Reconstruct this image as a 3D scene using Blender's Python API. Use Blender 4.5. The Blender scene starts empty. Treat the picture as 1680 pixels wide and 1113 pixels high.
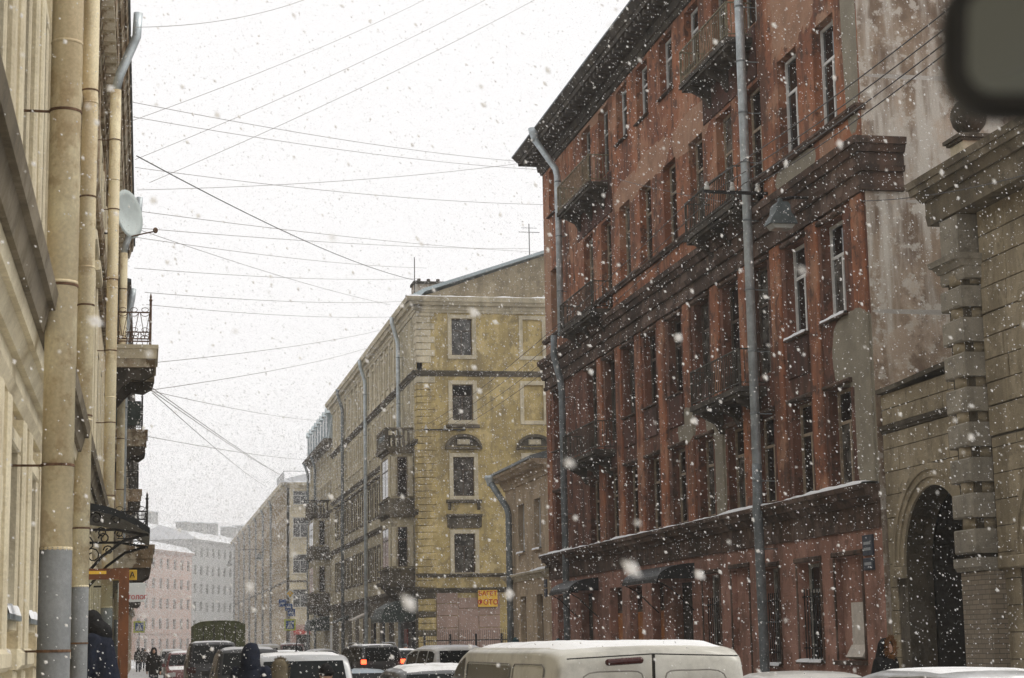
import bpy, bmesh, math, random
import numpy as np
from mathutils import Matrix, Vector
R = math.radians
random.seed(7); rng = np.random.default_rng(11)
sc = bpy.context.scene
COL = sc.collection

# ------------------------------------------------------------------ camera
CAM_H, F_PX, PW, PH = 2.0, 3000.0, 1680.0, 1113.0
YAW, PITCH, ROLL = R(11.4185), R(9.3415), R(1.04)
_fw = Vector((math.sin(YAW)*math.cos(PITCH), math.cos(YAW)*math.cos(PITCH), math.sin(PITCH)))
_r0 = Vector((math.cos(YAW), -math.sin(YAW), 0)); _u0 = _r0.cross(_fw)
_rt = _r0*math.cos(ROLL) - _u0*math.sin(ROLL); _up = _r0*math.sin(ROLL) + _u0*math.cos(ROLL)
cam = bpy.data.cameras.new('camera'); cam_o = bpy.data.objects.new('camera', cam); COL.objects.link(cam_o)
m = Matrix.Identity(4)
for i in range(3):
    m[i][0], m[i][1], m[i][2] = _rt[i], _up[i], -_fw[i]
m[2][3] = CAM_H
cam_o.matrix_world = m
cam.sensor_width = 36.0; cam.lens = 36.0*F_PX/PW; cam.clip_start = 0.05; cam.clip_end = 6000
cam.dof.use_dof = True; cam.dof.focus_distance = 55.0; cam.dof.aperture_fstop = 10.0
sc.camera = cam_o
def at(px, py, D):
    """world point on the sight line of a photo pixel at forward distance D"""
    d = _fw*F_PX + _rt*(px-PW/2) - _up*(py-PH/2)
    return Vector((0, 0, CAM_H)) + d*(D/F_PX)

# ------------------------------------------------------------------ sky, sun, exposure
SUN_EL, SUN_AZ = R(55), R(97)          # azimuth clockwise from +Y : light comes from the right, behind the viewer
w = bpy.data.worlds.new('World'); sc.world = w; w.use_nodes = True
nt = w.node_tree; nt.nodes.clear()
sky = nt.nodes.new('ShaderNodeTexSky'); sky.sky_type = 'NISHITA'; sky.sun_disc = False
sky.sun_elevation = SUN_EL; sky.sun_rotation = SUN_AZ; sky.air_density = 1.0; sky.dust_density = 6.0
hs = nt.nodes.new('ShaderNodeHueSaturation'); hs.inputs['Saturation'].default_value = 0.12
b1 = nt.nodes.new('ShaderNodeBackground'); b1.inputs['Strength'].default_value = 0.05
b2 = nt.nodes.new('ShaderNodeBackground'); b2.inputs['Color'].default_value = (0.86, 0.848, 0.848, 1); b2.inputs['Strength'].default_value = 1.22
mx = nt.nodes.new('ShaderNodeMixShader'); mx.inputs[0].default_value = 0.88      # closed cloud cover over the clear sky
wo = nt.nodes.new('ShaderNodeOutputWorld')
nt.links.new(sky.outputs[0], hs.inputs['Color']); nt.links.new(hs.outputs[0], b1.inputs['Color'])
nt.links.new(b1.outputs[0], mx.inputs[1]); nt.links.new(b2.outputs[0], mx.inputs[2]); nt.links.new(mx.outputs[0], wo.inputs[0])
sun = bpy.data.lights.new('sun', 'SUN'); sun.energy = 1.5; sun.angle = R(25); sun.color = (1.0, 0.95, 0.86)
sun_o = bpy.data.objects.new('sun', sun); COL.objects.link(sun_o)
sd = Vector((math.sin(SUN_AZ)*math.cos(SUN_EL), math.cos(SUN_AZ)*math.cos(SUN_EL), math.sin(SUN_EL)))
sun_o.rotation_euler = (-sd).to_track_quat('-Z', 'Y').to_euler(); sun_o.location = sd*200
sc.view_settings.view_transform = 'Standard'; sc.view_settings.look = 'None'
sc.view_settings.exposure = 0.12; sc.view_settings.gamma = 1.0; sc.view_settings.use_curve_mapping = False
sc.render.engine = 'CYCLES'
sc.cycles.use_denoising = True; sc.cycles.use_adaptive_sampling = True; sc.cycles.adaptive_threshold = .02; sc.cycles.max_bounces = 5; sc.cycles.diffuse_bounces = 3; sc.cycles.glossy_bounces = 3
w.cycles.sampling_method = 'NONE'; sc.cycles.use_light_tree = False; sc.cycles.transparent_max_bounces = 8; sc.cycles.volume_bounces = 1

# ------------------------------------------------------------------ materials
class NT:
    def __init__(s, name):
        s.m = bpy.data.materials.new(name); s.m.use_nodes = True; s.t = s.m.node_tree
        s.b = s.t.nodes['Principled BSDF']; s.co = None
    def n(s, typ, **kw):
        x = s.t.nodes.new(typ)
        for k, v in kw.items():
            if k in x.inputs:
                s.put(x.inputs[k], v)
            else: setattr(x, k, v)
        return x
    def put(s, sock, v):
        if hasattr(v, 'is_output') or isinstance(v, bpy.types.NodeSocket): s.t.links.new(v, sock)
        else:
            if sock.type == 'RGBA' and len(v) == 3: v = (*v, 1)
            sock.default_value = v
    def obj(s):
        if s.co is None: s.co = s.n('ShaderNodeTexCoord').outputs['Object']
        return s.co
    def vec(s, scale=(1, 1, 1), loc=(0, 0, 0)):
        mp = s.n('ShaderNodeMapping'); s.t.links.new(s.obj(), mp.inputs['Vector'])
        mp.inputs['Scale'].default_value = scale; mp.inputs['Location'].default_value = loc
        return mp.outputs[0]
    def noise(s, scale, detail=4, rough=.55, vec=None, dist=0):
        x = s.n('ShaderNodeTexNoise'); x.inputs['Scale'].default_value = scale
        x.inputs['Detail'].default_value = detail; x.inputs['Roughness'].default_value = rough
        x.inputs['Distortion'].default_value = dist
        s.t.links.new(vec if vec is not None else s.obj(), x.inputs['Vector'])
        return x.outputs['Fac']
    def ramp(s, f, a, b, va=0., vb=1.):
        x = s.n('ShaderNodeMapRange'); x.interpolation_type = 'SMOOTHSTEP'
        s.t.links.new(f, x.inputs[0])
        for i, v in zip((1, 2, 3, 4), (a, b, va, vb)): x.inputs[i].default_value = v
        return x.outputs[0]
    def mix(s, f, a, b, mode='MIX'):
        x = s.n('ShaderNodeMix', data_type='RGBA', blend_type=mode)
        s.put(x.inputs[0], f); s.put(x.inputs[6], a); s.put(x.inputs[7], b)
        return x.outputs[2]
    def math(s, op, a, b=0.):
        x = s.n('ShaderNodeMath', operation=op); s.put(x.inputs[0], a); s.put(x.inputs[1], b)
        return x.outputs[0]
    def bump(s, h, strength=.4, dist=.02):
        x = s.n('ShaderNodeBump'); x.inputs['Strength'].default_value = strength; x.inputs['Distance'].default_value = dist
        s.t.links.new(h, x.inputs['Height']); s.t.links.new(x.outputs[0], s.b.inputs['Normal'])
    def patch(s, ux, uz, rx, rz, wob=.35, freq=1.6):
        """irregular blotch mask, centre (ux,uz) in the wall's own x,z"""
        if not hasattr(s, 'pn'): s.pn = s.noise(freq, 5, .6)
        sep = s.n('ShaderNodeSeparateXYZ'); s.t.links.new(s.obj(), sep.inputs[0])
        dx = s.math('DIVIDE', s.math('SUBTRACT', sep.outputs[0], ux), rx)
        dz = s.math('DIVIDE', s.math('SUBTRACT', sep.outputs[2], uz), rz)
        px = s.math('POWER', s.math('ABSOLUTE', dx), 3.0); pz = s.math('POWER', s.math('ABSOLUTE', dz), 3.0)
        d = s.math('ADD', s.math('ADD', px, pz), s.math('MULTIPLY', s.math('SUBTRACT', s.pn, .5), wob*4))
        return s.ramp(d, .92, 1.0, 1., 0.)
def plaster(name, c1, c2, stain, amt=.6, sc1=.45, rough=.92, patches=(), pcol=None, streak=.8, light=None, bump=.5, patches2=(), pcol2=None):
    k = NT(name)
    col = k.mix(k.ramp(k.noise(sc1, 5, .62), .40, .60), c1, c2)
    st = k.ramp(k.noise(1.0, 4, .65, k.vec((1.6, 1.6, .22))), .44, .64, 0, amt*streak)
    col = k.mix(st, col, stain)
    sp = k.ramp(k.noise(2.3, 6, .7, k.vec((1, 1, 1), (4, 7, 2))), .52, .60, 0, amt*.8)
    col = k.mix(sp, col, stain)
    lt = k.ramp(k.noise(.9, 6, .7, k.vec((1, 1, .7), (14, 3, 9))), .51, .61, 0, amt*.65)
    col = k.mix(lt, col, light or tuple(min(1, x*1.3+.06) for x in c1))
    if patches:
        for p in patches:
            mk = k.patch(*p)
            pc = k.mix(k.ramp(k.pn, .35, .65), tuple(x*.8 for x in pcol), pcol)
            col = k.mix(mk, col, pc)
    for p in patches2:
        mk = k.patch(*p); col = k.mix(k.math('MULTIPLY', mk, .75), col, k.mix(k.ramp(k.pn, .35, .65), tuple(x*.75 for x in pcol2), pcol2))
    fine = k.noise(38, 2, .6)
    col = k.mix(.25, col, k.mix(k.ramp(fine, .3, .7), (.45, .45, .45), (1, 1, 1)), 'MULTIPLY')
    k.put(k.b.inputs['Base Color'], col); k.b.inputs['Roughness'].default_value = rough
    k.b.inputs['Specular IOR Level'].default_value = .15
    h = k.math('ADD', k.math('MULTIPLY', fine, .25), k.noise(3.2, 5, .65))
    k.bump(h, bump, .03)
    return k.m
def simple(name, c, rough=.6, metal=0., var=.25, scale=6, spec=.4, bump=0.):
    k = NT(name)
    dk = tuple(x*(1-var) for x in c); lt = tuple(min(1, x*(1+var*.6)) for x in c)
    k.put(k.b.inputs['Base Color'], k.mix(k.ramp(k.noise(scale, 7, .65), .3, .7), dk, lt))
    k.put(k.b.inputs['Roughness'], k.ramp(k.noise(scale*2.3, 4), .3, .7, max(.02, rough*.8), min(1, rough*1.2)))
    k.b.inputs['Metallic'].default_value = metal; k.b.inputs['Specular IOR Level'].default_value = spec
    if bump: k.bump(k.noise(scale*4, 6, .6), bump, .02)
    return k.m
def glassy(name, c, rough=.06, var=.5, scale=.9):
    k = NT(name)
    k.put(k.b.inputs['Base Color'], k.mix(k.ramp(k.noise(scale, 3), .35, .65), tuple(x*(1-var) for x in c), c))
    k.b.inputs['Roughness'].default_value = rough; k.b.inputs['Specular IOR Level'].default_value = .5
    k.bump(k.noise(1.3, 2), .06, .02)
    return k.m
def clearglass(name, tint, refl=.12):
    k = NT(name); t = k.t
    tr = k.n('ShaderNodeBsdfTransparent'); tr.inputs[0].default_value = (*tint, 1)
    gl = k.n('ShaderNodeBsdfGlossy'); gl.inputs['Roughness'].default_value = .03
    fr = k.n('ShaderNodeFresnel'); fr.inputs[0].default_value = 1.5
    x = k.n('ShaderNodeMixShader'); t.links.new(fr.outputs[0], x.inputs[0]); t.links.new(tr.outputs[0], x.inputs[1]); t.links.new(gl.outputs[0], x.inputs[2])
    t.links.new(x.outputs[0], t.nodes['Material Output'].inputs[0])
    return k.m
def emis(name, c, e, base=None):
    k = NT(name); k.b.inputs['Base Color'].default_value = (*(base or c), 1)
    k.b.inputs['Emission Color'].default_value = (*c, 1); k.b.inputs['Emission Strength'].default_value = e
    k.b.inputs['Roughness'].default_value = .3
    return k.m
def carpaint(name, c, rough=.3, metal=.0, dirt=.35):
    k = NT(name)
    g = k.ramp(k.noise(2.2, 8, .7), .42, .72, 0, dirt)
    k.put(k.b.inputs['Base Color'], k.mix(g, c, (.16, .15, .135)))
    k.put(k.b.inputs['Roughness'], k.ramp(k.noise(3, 6), .3, .7, rough, min(1, rough+.3)))
    k.b.inputs['Metallic'].default_value = metal; k.b.inputs['Coat Weight'].default_value = .25
    return k.m
def snowmat(name, c=(.80, .81, .83), dirt=(.42, .41, .39), lo=.5, hi=.75):
    k = NT(name)
    k.put(k.b.inputs['Base Color'], k.mix(k.ramp(k.noise(1.1, 8, .7), lo, hi), c, dirt))
    k.b.inputs['Roughness'].default_value = .85; k.b.inputs['Specular IOR Level'].default_value = .2
    k.bump(k.noise(9, 7, .65), .5, .03)
    return k.m
MT = {}
MT['red'] = plaster('red_plaster', (.36, .148, .078), (.235, .096, .056), (.09, .057, .044), .95, .35,
    patches=[(17.7, 7.72, .85, .5, .3), (20.4, 7.65, .95, .5, .3), (20.65, 6.2, .45, 1.3, .3), (29.95, 7.95, 1.2, .8, .25), (30.5, 6.2, .62, 1.6, .2), (30.55, 15.8, .42, 3.4, .15), (27.0, 12.6, 1.4, .28, .3)], pcol=(.30, .27, .21), light=(.44, .245, .155), patches2=[(12.0, 15.75, 1.6, .45, .5), (15.0, 15.9, 1.9, .5, .5), (19.0, 15.8, 1.8, .55, .5), (.6, 14.0, .7, 3.4, .5), (27.2, 16.6, 1.5, 1.1, .7), (29.0, 13.6, .5, 2.2, .5), (8.0, 19.3, 2.0, .3, .6)], pcol2=(.44, .27, .18))
MT['red_dark'] = plaster('sooty_moulding', (.125, .078, .056), (.082, .056, .043), (.045, .035, .029), .8)
MT['red_low'] = plaster('dusky_rose_plaster', (.37, .20, .15), (.295, .16, .12), (.15, .09, .07), .7)
MT['endwall'] = plaster('weathered_firewall', (.31, .235, .17), (.175, .125, .09), (.54, .50, .44), 1.0, .8, streak=1.0, patches=[(2.2, 10.9, 1.3, .05, .1), (1.7, 13.6, 1.6, .05, .1), (1.3, 8.55, 1.3, .05, .1), (3.6, 12.0, .8, .5, .5)], pcol=(.46, .43, .39))
MT['redmid'] = plaster('sooted_brick_brown_plaster', (.20, .09, .06), (.135, .066, .047), (.06, .040, .032), .85, .5, patches=[(17.7, 7.72, .85, .5, .3), (20.4, 7.65, .95, .5, .3), (20.65, 6.2, .45, 1.3, .3), (29.95, 7.95, 1.2, .8, .25), (30.5, 6.2, .62, 1.6, .2)], pcol=(.30, .27, .21), light=(.22, .12, .085))
MT['bayred'] = plaster('sooted_red_plaster', (.115, .050, .036), (.08, .042, .032), (.045, .033, .028), .85, .6)
MT['yellow'] = plaster('ochre_plaster', (.50, .39, .175), (.40, .31, .14), (.26, .21, .12), .85, .5)
MT['ytrim'] = plaster('cream_trim', (.60, .53, .38), (.50, .44, .32), (.30, .26, .19), .5, .8)
MT['ystreet'] = plaster('dusty_ochre_plaster', (.47, .41, .275), (.38, .33, .225), (.20, .175, .13), .75, .4)
MT['ysoot'] = plaster('sooty_stucco', (.14, .118, .082), (.105, .09, .066), (.06, .052, .042), .7, .6)
MT['pinkpanel'] = plaster('pale_pink_plaster', (.42, .30, .25), (.36, .26, .215), (.26, .19, .155), .35, .5)
MT['low'] = plaster('beige_pink_plaster', (.50, .39, .265), (.41, .32, .22), (.25, .20, .145), .5, .5, patches=[(9.6, 7.4, 1.0, .7, .4)], pcol=(.30, .27, .23))
MT['tan'] = plaster('tan_plaster', (.44, .36, .24), (.36, .29, .20), (.22, .18, .13), .5, .2)
MT['cream'] = plaster('cream_stucco', (.74, .645, .46), (.66, .57, .40), (.42, .335, .22), .5, .7)
MT['cream_trim'] = plaster('cream_moulding', (.70, .63, .46), (.62, .55, .40), (.46, .39, .27), .4, 1.2)
MT['brownstone'] = plaster('flaking_brown_stucco', (.23, .16, .092), (.15, .108, .065), (.56, .50, .38), 1.0, 1.6)
MT['soot'] = plaster('black_soot', (.045, .040, .034), (.07, .06, .048), (.14, .12, .095), .5, 1.5)
MT['farpink'] = plaster('hazed_far_pink_plaster', (.47, .33, .28), (.42, .30, .255), (.36, .28, .245), .3, .1)  # pale pink paint, desaturated further so distance haze sits in the colour
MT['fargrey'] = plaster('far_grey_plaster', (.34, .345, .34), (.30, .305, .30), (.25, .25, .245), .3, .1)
MT['stone'] = plaster('gate_limestone', (.34, .285, .195), (.28, .235, .16), (.155, .13, .092), .6, .9)
MT['stone_grey'] = plaster('gate_grey_stone', (.31, .28, .225), (.255, .232, .19), (.14, .126, .102), .5, 1.1)
MT['joint'] = simple('dark_joint', (.085, .072, .055), .95)
MT['stone_dark'] = plaster('gate_dark_stone', (.105, .088, .063), (.08, .068, .05), (.045, .039, .032), .6, 1.0)
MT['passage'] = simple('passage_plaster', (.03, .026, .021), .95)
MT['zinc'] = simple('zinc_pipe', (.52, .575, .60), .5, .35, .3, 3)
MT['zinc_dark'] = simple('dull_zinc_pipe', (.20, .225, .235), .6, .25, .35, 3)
MT['pipe_cream'] = plaster('painted_cream_pipe', (.76, .66, .45), (.69, .60, .40), (.45, .33, .19), .75, 1.4, rough=.5, bump=.12)
MT['pipe_grey'] = plaster('painted_grey_pipe', (.205, .213, .215), (.18, .188, .19), (.27, .275, .275), .4, 2.0, rough=.6, bump=.15)
MT['rust'] = simple('rusty_strap', (.15, .085, .05), .85, .2, .5, 20)
MT['iron'] = simple('black_iron', (.022, .021, .021), .6, .4, .3, 10)
MT['railing'] = simple('weathered_railing', (.060, .055, .042), .75, .1, .4, 8)
MT['railing_y'] = simple('yellowed_railing', (.22, .19, .12), .8, .1, .4, 8)
MT['roof'] = simple('roof_sheet', (.13, .15, .16), .6, .2, .3, 1)
MT['roof_blue'] = simple('blue_grey_roof_sheet', (.36, .42, .44), .55, .1, .2, .8)
MT['roofsnow'] = snowmat('roof_snow', (.72, .735, .76), (.40, .42, .44), .45, .7)
MT['snow'] = snowmat('settled_snow')
MT['glass'] = glassy('dark_window_glass', (.012, .015, .016))
MT['glass_curt'] = glassy('curtained_glass', (.16, .155, .14), .12, .8, 1.6)
MT['glass_far'] = glassy('hazed_far_window_glass', (.14, .145, .15), .15)  # distant panes lightened: the veil of haze is mixed into their colour
MT['frame_white'] = simple('white_window_frame', (.62, .62, .60), .5, 0, .12)
MT['frame_grey'] = simple('grey_window_frame', (.34, .33, .30), .7, 0, .35)
MT['frame_dark'] = simple('dark_window_frame', (.085, .062, .045), .7, 0, .4)
MT['frame_wood'] = simple('pale_wood_frame', (.30, .235, .165), .75, 0, .4)
MT['wood_orange'] = simple('orange_wood_door', (.36, .135, .035), .55, 0, .35, 2)
MT['wood_brown'] = simple('varnished_brown_wood', (.17, .062, .022), .4, 0, .4, 3)
MT['door_dark'] = simple('dark_door', (.032, .028, .026), .6, 0, .3)
MT['canopy'] = simple('dark_canopy_sheet', (.018, .021, .024), .55, .2, .4)
MT['canopy_green'] = simple('dark_green_canopy', (.028, .045, .040), .6, .1, .4)
MT['board'] = simple('pale_board', (.55, .50, .44), .8, 0, .15)
MT['redpaint'] = simple('red_door_paint', (.30, .045, .035), .5)
MT['sign_yellow'] = simple('yellow_sign', (.80, .50, .06), .5, 0, .08)
MT['sign_white'] = simple('white_sign', (.72, .76, .76), .5, 0, .06)
MT['sign_blue'] = simple('blue_sign', (.03, .10, .32), .4, 0, .1)
MT['sign_lime'] = simple('lime_sign_border', (.55, .62, .03), .4, 0, .08)
MT['sign_red'] = simple('red_lettering', (.50, .03, .03), .5, 0, .05)
MT['plaque'] = simple('dark_blue_plaque', (.035, .045, .065), .5, 0, .15)
MT['plaque_ink'] = simple('plaque_lettering', (.30, .32, .34), .6, 0, .1)
MT['black'] = simple('black_rubber', (.012, .012, .012), .7, 0, .2)
MT['rim'] = simple('wheel_rim', (.25, .25, .26), .4, .6, .2)
MT['wire'] = simple('overhead_wire', (.085, .082, .08), .7, 0, .1)
MT['wire_thin'] = simple('pale_thin_wire', (.22, .20, .18), .7, 0, .1)
MT['porcelain'] = simple('porcelain_insulator', (.50, .49, .45), .35, 0, .1)
MT['lampshade'] = simple('grey_lamp_shade', (.11, .13, .132), .55, .3, .3, 4)
MT['lampglass'] = simple('lamp_lens', (.34, .34, .31), .2, 0, .1)
MT['dish'] = simple('dish_paint', (.52, .58, .57), .6, 0, .12, 2)
MT['skin'] = simple('skin', (.45, .27, .19), .6, 0, .1)
MT['tail'] = simple('tail_lamp', (.05, .009, .007), .25, 0, .1)
MT['tail_lit'] = emis('lit_brake_lamp', (1.0, .09, .03), 4.5, (.4, .02, .01))
MT['lampwhite'] = simple('headlamp', (.5, .5, .5), .15, 0, .1)
MT['carglass'] = glassy('car_glass', (.010, .013, .014), .08, .3); MT['carglass'].node_tree.nodes['Principled BSDF'].inputs['Specular IOR Level'].default_value = .13
MT['canvas'] = simple('olive_canvas', (.085, .095, .035), .9, 0, .35, 3, bump=.3)
MT['mirrorglass'] = simple('dimmed_mirror_glass', (.125, .138, .145), .25, 1.0, .03, 2)
MT['door_glass'] = clearglass('shop_door_glass', (.80, .82, .80))

# ------------------------------------------------------------------ mesh building
def link(name, data, parent=None, M=None):
    o = bpy.data.objects.new(name, data); COL.objects.link(o)
    if parent is not None: o.parent = parent
    if M is not None: o.matrix_basis = M
    return o
class MB:
    def __init__(s): s.v = []; s.f = []
    def add(s, vs, fs):
        b = len(s.v); s.v += [tuple(x) for x in vs]; s.f += [tuple(b+i for i in q) for q in fs]; return s
    def box(s, x0, x1, y0, y1, z0, z1):
        return s.add([(x0, y0, z0), (x1, y0, z0), (x1, y1, z0), (x0, y1, z0), (x0, y0, z1), (x1, y0, z1), (x1, y1, z1), (x0, y1, z1)],
                     [(0, 3, 2, 1), (4, 5, 6, 7), (0, 1, 5, 4), (1, 2, 6, 5), (2, 3, 7, 6), (3, 0, 4, 7)])
    def cbox(s, x0, x1, y0, y1, z0, z1, c=.02):
        """box whose front (low y) edges are chamfered"""
        v = [(x0, y1, z0), (x1, y1, z0), (x1, y1, z1), (x0, y1, z1), (x0, y0+c, z0), (x1, y0+c, z0), (x1, y0+c, z1), (x0, y0+c, z1),
             (x0+c, y0, z0+c), (x1-c, y0, z0+c), (x1-c, y0, z1-c), (x0+c, y0, z1-c)]
        f = [(0, 1, 2, 3), (0, 4, 5, 1), (1, 5, 6, 2), (2, 6, 7, 3), (3, 7, 4, 0), (4, 8, 9, 5), (5, 9, 10, 6), (6, 10, 11, 7), (7, 11, 8, 4), (8, 11, 10, 9)]
        return s.add(v, f)
    def quad(s, a, b, c, d): return s.add([a, b, c, d], [(0, 1, 2, 3)])
    def prism(s, poly, axis, a0, a1):
        """extrude a 2D polygon; axis 'x': poly=(y,z), 'y': poly=(x,z), 'z': poly=(x,y)"""
        def p(q, a): return (a, q[0], q[1]) if axis == 'x' else ((q[0], a, q[1]) if axis == 'y' else (q[0], q[1], a))
        n = len(poly)
        return s.add([p(q, a0) for q in poly]+[p(q, a1) for q in poly],
                     [tuple(range(n))[::-1], tuple(range(n, 2*n))]+[(i, (i+1) % n, n+(i+1) % n, n+i) for i in range(n)])
    def tube(s, path, r, n=8, r1=None, cap=True):
        P = [Vector(p) for p in path]; k = len(P); b = len(s.v)
        ref = Vector((0, 0, 1)); rings = []
        for i, p in enumerate(P):
            t = ((P[min(i+1, k-1)]-P[i]).normalized() + (P[i]-P[max(i-1, 0)]).normalized())
            t = t.normalized() if t.length > 1e-6 else (P[min(i+1, k-1)]-P[max(i-1, 0)]).normalized()
            if i == 0: side = t.orthogonal().normalized()
            else:
                side = side - t*side.dot(t)
                side = side.normalized() if side.length > 1e-6 else t.orthogonal().normalized()
            o = t.cross(side); rr = r if r1 is None else r+(r1-r)*i/max(1, k-1)
            if isinstance(r, (list, tuple)): rr = r[i]
            for j in range(n):
                a = 2*math.pi*j/n; s.v.append(tuple(p+side*(math.cos(a)*rr)+o*(math.sin(a)*rr)))
        for i in range(k-1):
            for j in range(n):
                s.f.append((b+i*n+j, b+i*n+(j+1) % n, b+(i+1)*n+(j+1) % n, b+(i+1)*n+j))
        if cap: s.f.append(tuple(b+j for j in range(n))[::-1]); s.f.append(tuple(b+(k-1)*n+j for j in range(n)))
        return s
    def lathe(s, prof, n=20, c=(0, 0, 0), axis='z'):
        b = len(s.v)
        for r, h in prof:
            for j in range(n):
                a = 2*math.pi*j/n; x, y = r*math.cos(a), r*math.sin(a)
                q = (x, y, h) if axis == 'z' else ((x, h, y) if axis == 'y' else (h, x, y))
                s.v.append((c[0]+q[0], c[1]+q[1], c[2]+q[2]))
        for i in range(len(prof)-1):
            for j in range(n): s.f.append((b+i*n+j, b+i*n+(j+1) % n, b+(i+1)*n+(j+1) % n, b+(i+1)*n+j))
        s.f.append(tuple(b+j for j in range(n))[::-1]); s.f.append(tuple(b+(len(prof)-1)*n+j for j in range(n)))
        return s
    def ell(s, c, r, n=12, m=8):
        prof = [(math.sin(math.pi*i/m), -math.cos(math.pi*i/m)) for i in range(m+1)]
        b = len(s.v)
        for q, h in prof:
            for j in range(n):
                a = 2*math.pi*j/n; s.v.append((c[0]+r[0]*q*math.cos(a), c[1]+r[1]*q*math.sin(a), c[2]+r[2]*h))
        for i in range(m):
            for j in range(n): s.f.append((b+i*n+j, b+i*n+(j+1) % n, b+(i+1)*n+(j+1) % n, b+(i+1)*n+j))
        return s
    def grid(s, pts):
        """pts[i][j] -> quads"""
        b = len(s.v); n = len(pts[0])
        for row in pts: s.v += [tuple(p) for p in row]
        for i in range(len(pts)-1):
            for j in range(n-1): s.f.append((b+i*n+j, b+i*n+j+1, b+(i+1)*n+j+1, b+(i+1)*n+j))
        return s
    def mesh(s, name, mat, smooth=False):
        me = bpy.data.meshes.new(name); me.from_pydata(s.v, [], s.f)
        if mat is not None: me.materials.append(MT[mat] if isinstance(mat, str) else mat)
        if smooth: me.shade_smooth()
        me.update(); return me
    def build(s, name, mat, parent=None, M=None, smooth=False, fix=False):
        me = s.mesh(name, mat, smooth)
        if fix:
            bm = bmesh.new(); bm.from_mesh(me); bmesh.ops.remove_doubles(bm, verts=bm.verts, dist=1e-5)
            bmesh.ops.recalc_face_normals(bm, faces=bm.faces); bm.to_mesh(me); bm.free()
            if smooth: me.shade_smooth()
        return link(name, me, parent, M)
def tag(o, label=None, cat=None, group=None, kind=None):
    if label: o['label'] = label
    if cat: o['category'] = cat
    if group: o['group'] = group
    if kind: o['kind'] = kind
    return o
def empty(name, loc=(0, 0, 0), rz=0.0):
    o = bpy.data.objects.new(name, None); o.empty_display_size = .3; COL.objects.link(o)
    o.location = loc; o.rotation_euler = (0, 0, rz); return o
def T(x, y, z, rz=0.0): return Matrix.Translation((x, y, z)) @ Matrix.Rotation(rz, 4, 'Z')
I4 = Matrix.Identity(4)
TMP = bpy.data.scenes.new('workbench')
def text_mesh(s, size, mat, ext=.004):
    cu = bpy.data.curves.new('lettering', 'FONT'); cu.body = s; cu.size = size; cu.align_x = 'CENTER'; cu.extrude = ext
    cu.offset = size*.012; cu.resolution_u = 2
    t = bpy.data.objects.new('lettering_tmp', cu); TMP.collection.objects.link(t)
    TMP.view_layers[0].update(); dg = TMP.view_layers[0].depsgraph; me = bpy.data.meshes.new_from_object(t.evaluated_get(dg))
    TMP.collection.objects.unlink(t); bpy.data.objects.remove(t); me.materials.clear(); me.materials.append(MT[mat]); return me
UPR = Matrix.Rotation(R(90), 4, 'X')     # lettering lying in xy -> standing, facing -y

# ------------------------------------------------------------------ facade kit
def wall(root, M, w, z0, z1, holes, mat, depth=.28, name='wall', blind=(), ends=True):
    xs = sorted({0., w, *[h[0] for h in holes], *[h[1] for h in holes]}); zs = sorted({z0, z1, *[h[2] for h in holes], *[h[3] for h in holes]})
    # extra cuts keep faces compact
    mb = MB()
    for i in range(len(xs)-1):
        for j in range(len(zs)-1):
            cx, cz = (xs[i]+xs[i+1])/2, (zs[j]+zs[j+1])/2
            if any(h[0] < cx < h[1] and h[2] < cz < h[3] for h in holes): continue
            mb.quad((xs[i], 0, zs[j]), (xs[i+1], 0, zs[j]), (xs[i+1], 0, zs[j+1]), (xs[i], 0, zs[j+1]))
    for (a, b, c, d) in [h[:4] for h in holes]:
        mb.quad((a, 0, c), (a, depth, c), (b, depth, c), (b, 0, c)); mb.quad((a, 0, d), (b, 0, d), (b, depth, d), (a, depth, d))
        mb.quad((a, 0, c), (a, 0, d), (a, depth, d), (a, depth, c)); mb.quad((b, 0, c), (b, depth, c), (b, depth, d), (b, 0, d))
    for (a, b, c, d) in blind: mb.quad((a, depth*.4, c), (b, depth*.4, c), (b, depth*.4, d), (a, depth*.4, d))
    if ends:
        mb.quad((0, 0, z0), (0, 0, z1), (0, depth+.05, z1), (0, depth+.05, z0)); mb.quad((w, 0, z0), (w, depth+.05, z0), (w, depth+.05, z1), (w, 0, z1))
    return mb.build(name, mat, root, M)
def band(root, M, u0, u1, tiers, mat, name='cornice', e0=0., e1=0., ret=.02, snow=None):
    """stacked mouldings: tiers (z0,z1,out_low,out_high); e0/e1 = 1 lets the end wrap the corner"""
    mb = MB()
    for (za, zb, oa, ob) in tiers:
        va = [(u0-e0*oa, -oa, za), (u1+e1*oa, -oa, za), (u1+e1*oa, ret, za), (u0-e0*oa, ret, za), (u0-e0*ob, -ob, zb), (u1+e1*ob, -ob, zb), (u1+e1*ob, ret, zb), (u0-e0*ob, ret, zb)]
        mb.add(va, [(0, 3, 2, 1), (4, 5, 6, 7), (0, 1, 5, 4), (1, 2, 6, 5), (2, 3, 7, 6), (3, 0, 4, 7)])
    o = mb.build(name, mat, root, M)
    if snow:
        out = tiers[-1][3]; z = tiers[-1][1]; n = max(4, int((u1-u0)/.22)); rows = [[], [], [], []]; wk = .5
        for i in range(n+1):
            u = u0-e0*out+(u1-u0+(e0+e1)*out)*i/n; wk = min(1, max(.08, wk+random.uniform(-.3, .3))); t = snow*(.15+1.5*wk)
            rows[0].append((u, -out+.01, z+.002)); rows[1].append((u, -out+.03, z+t*.8)); rows[2].append((u, -out*.4, z+t)); rows[3].append((u, -.003, z+t*.7))
        MB().grid([r[::-1] for r in rows]).build('ledge_snow', 'snow', o, None, True)
    return o
WC = {}
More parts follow.
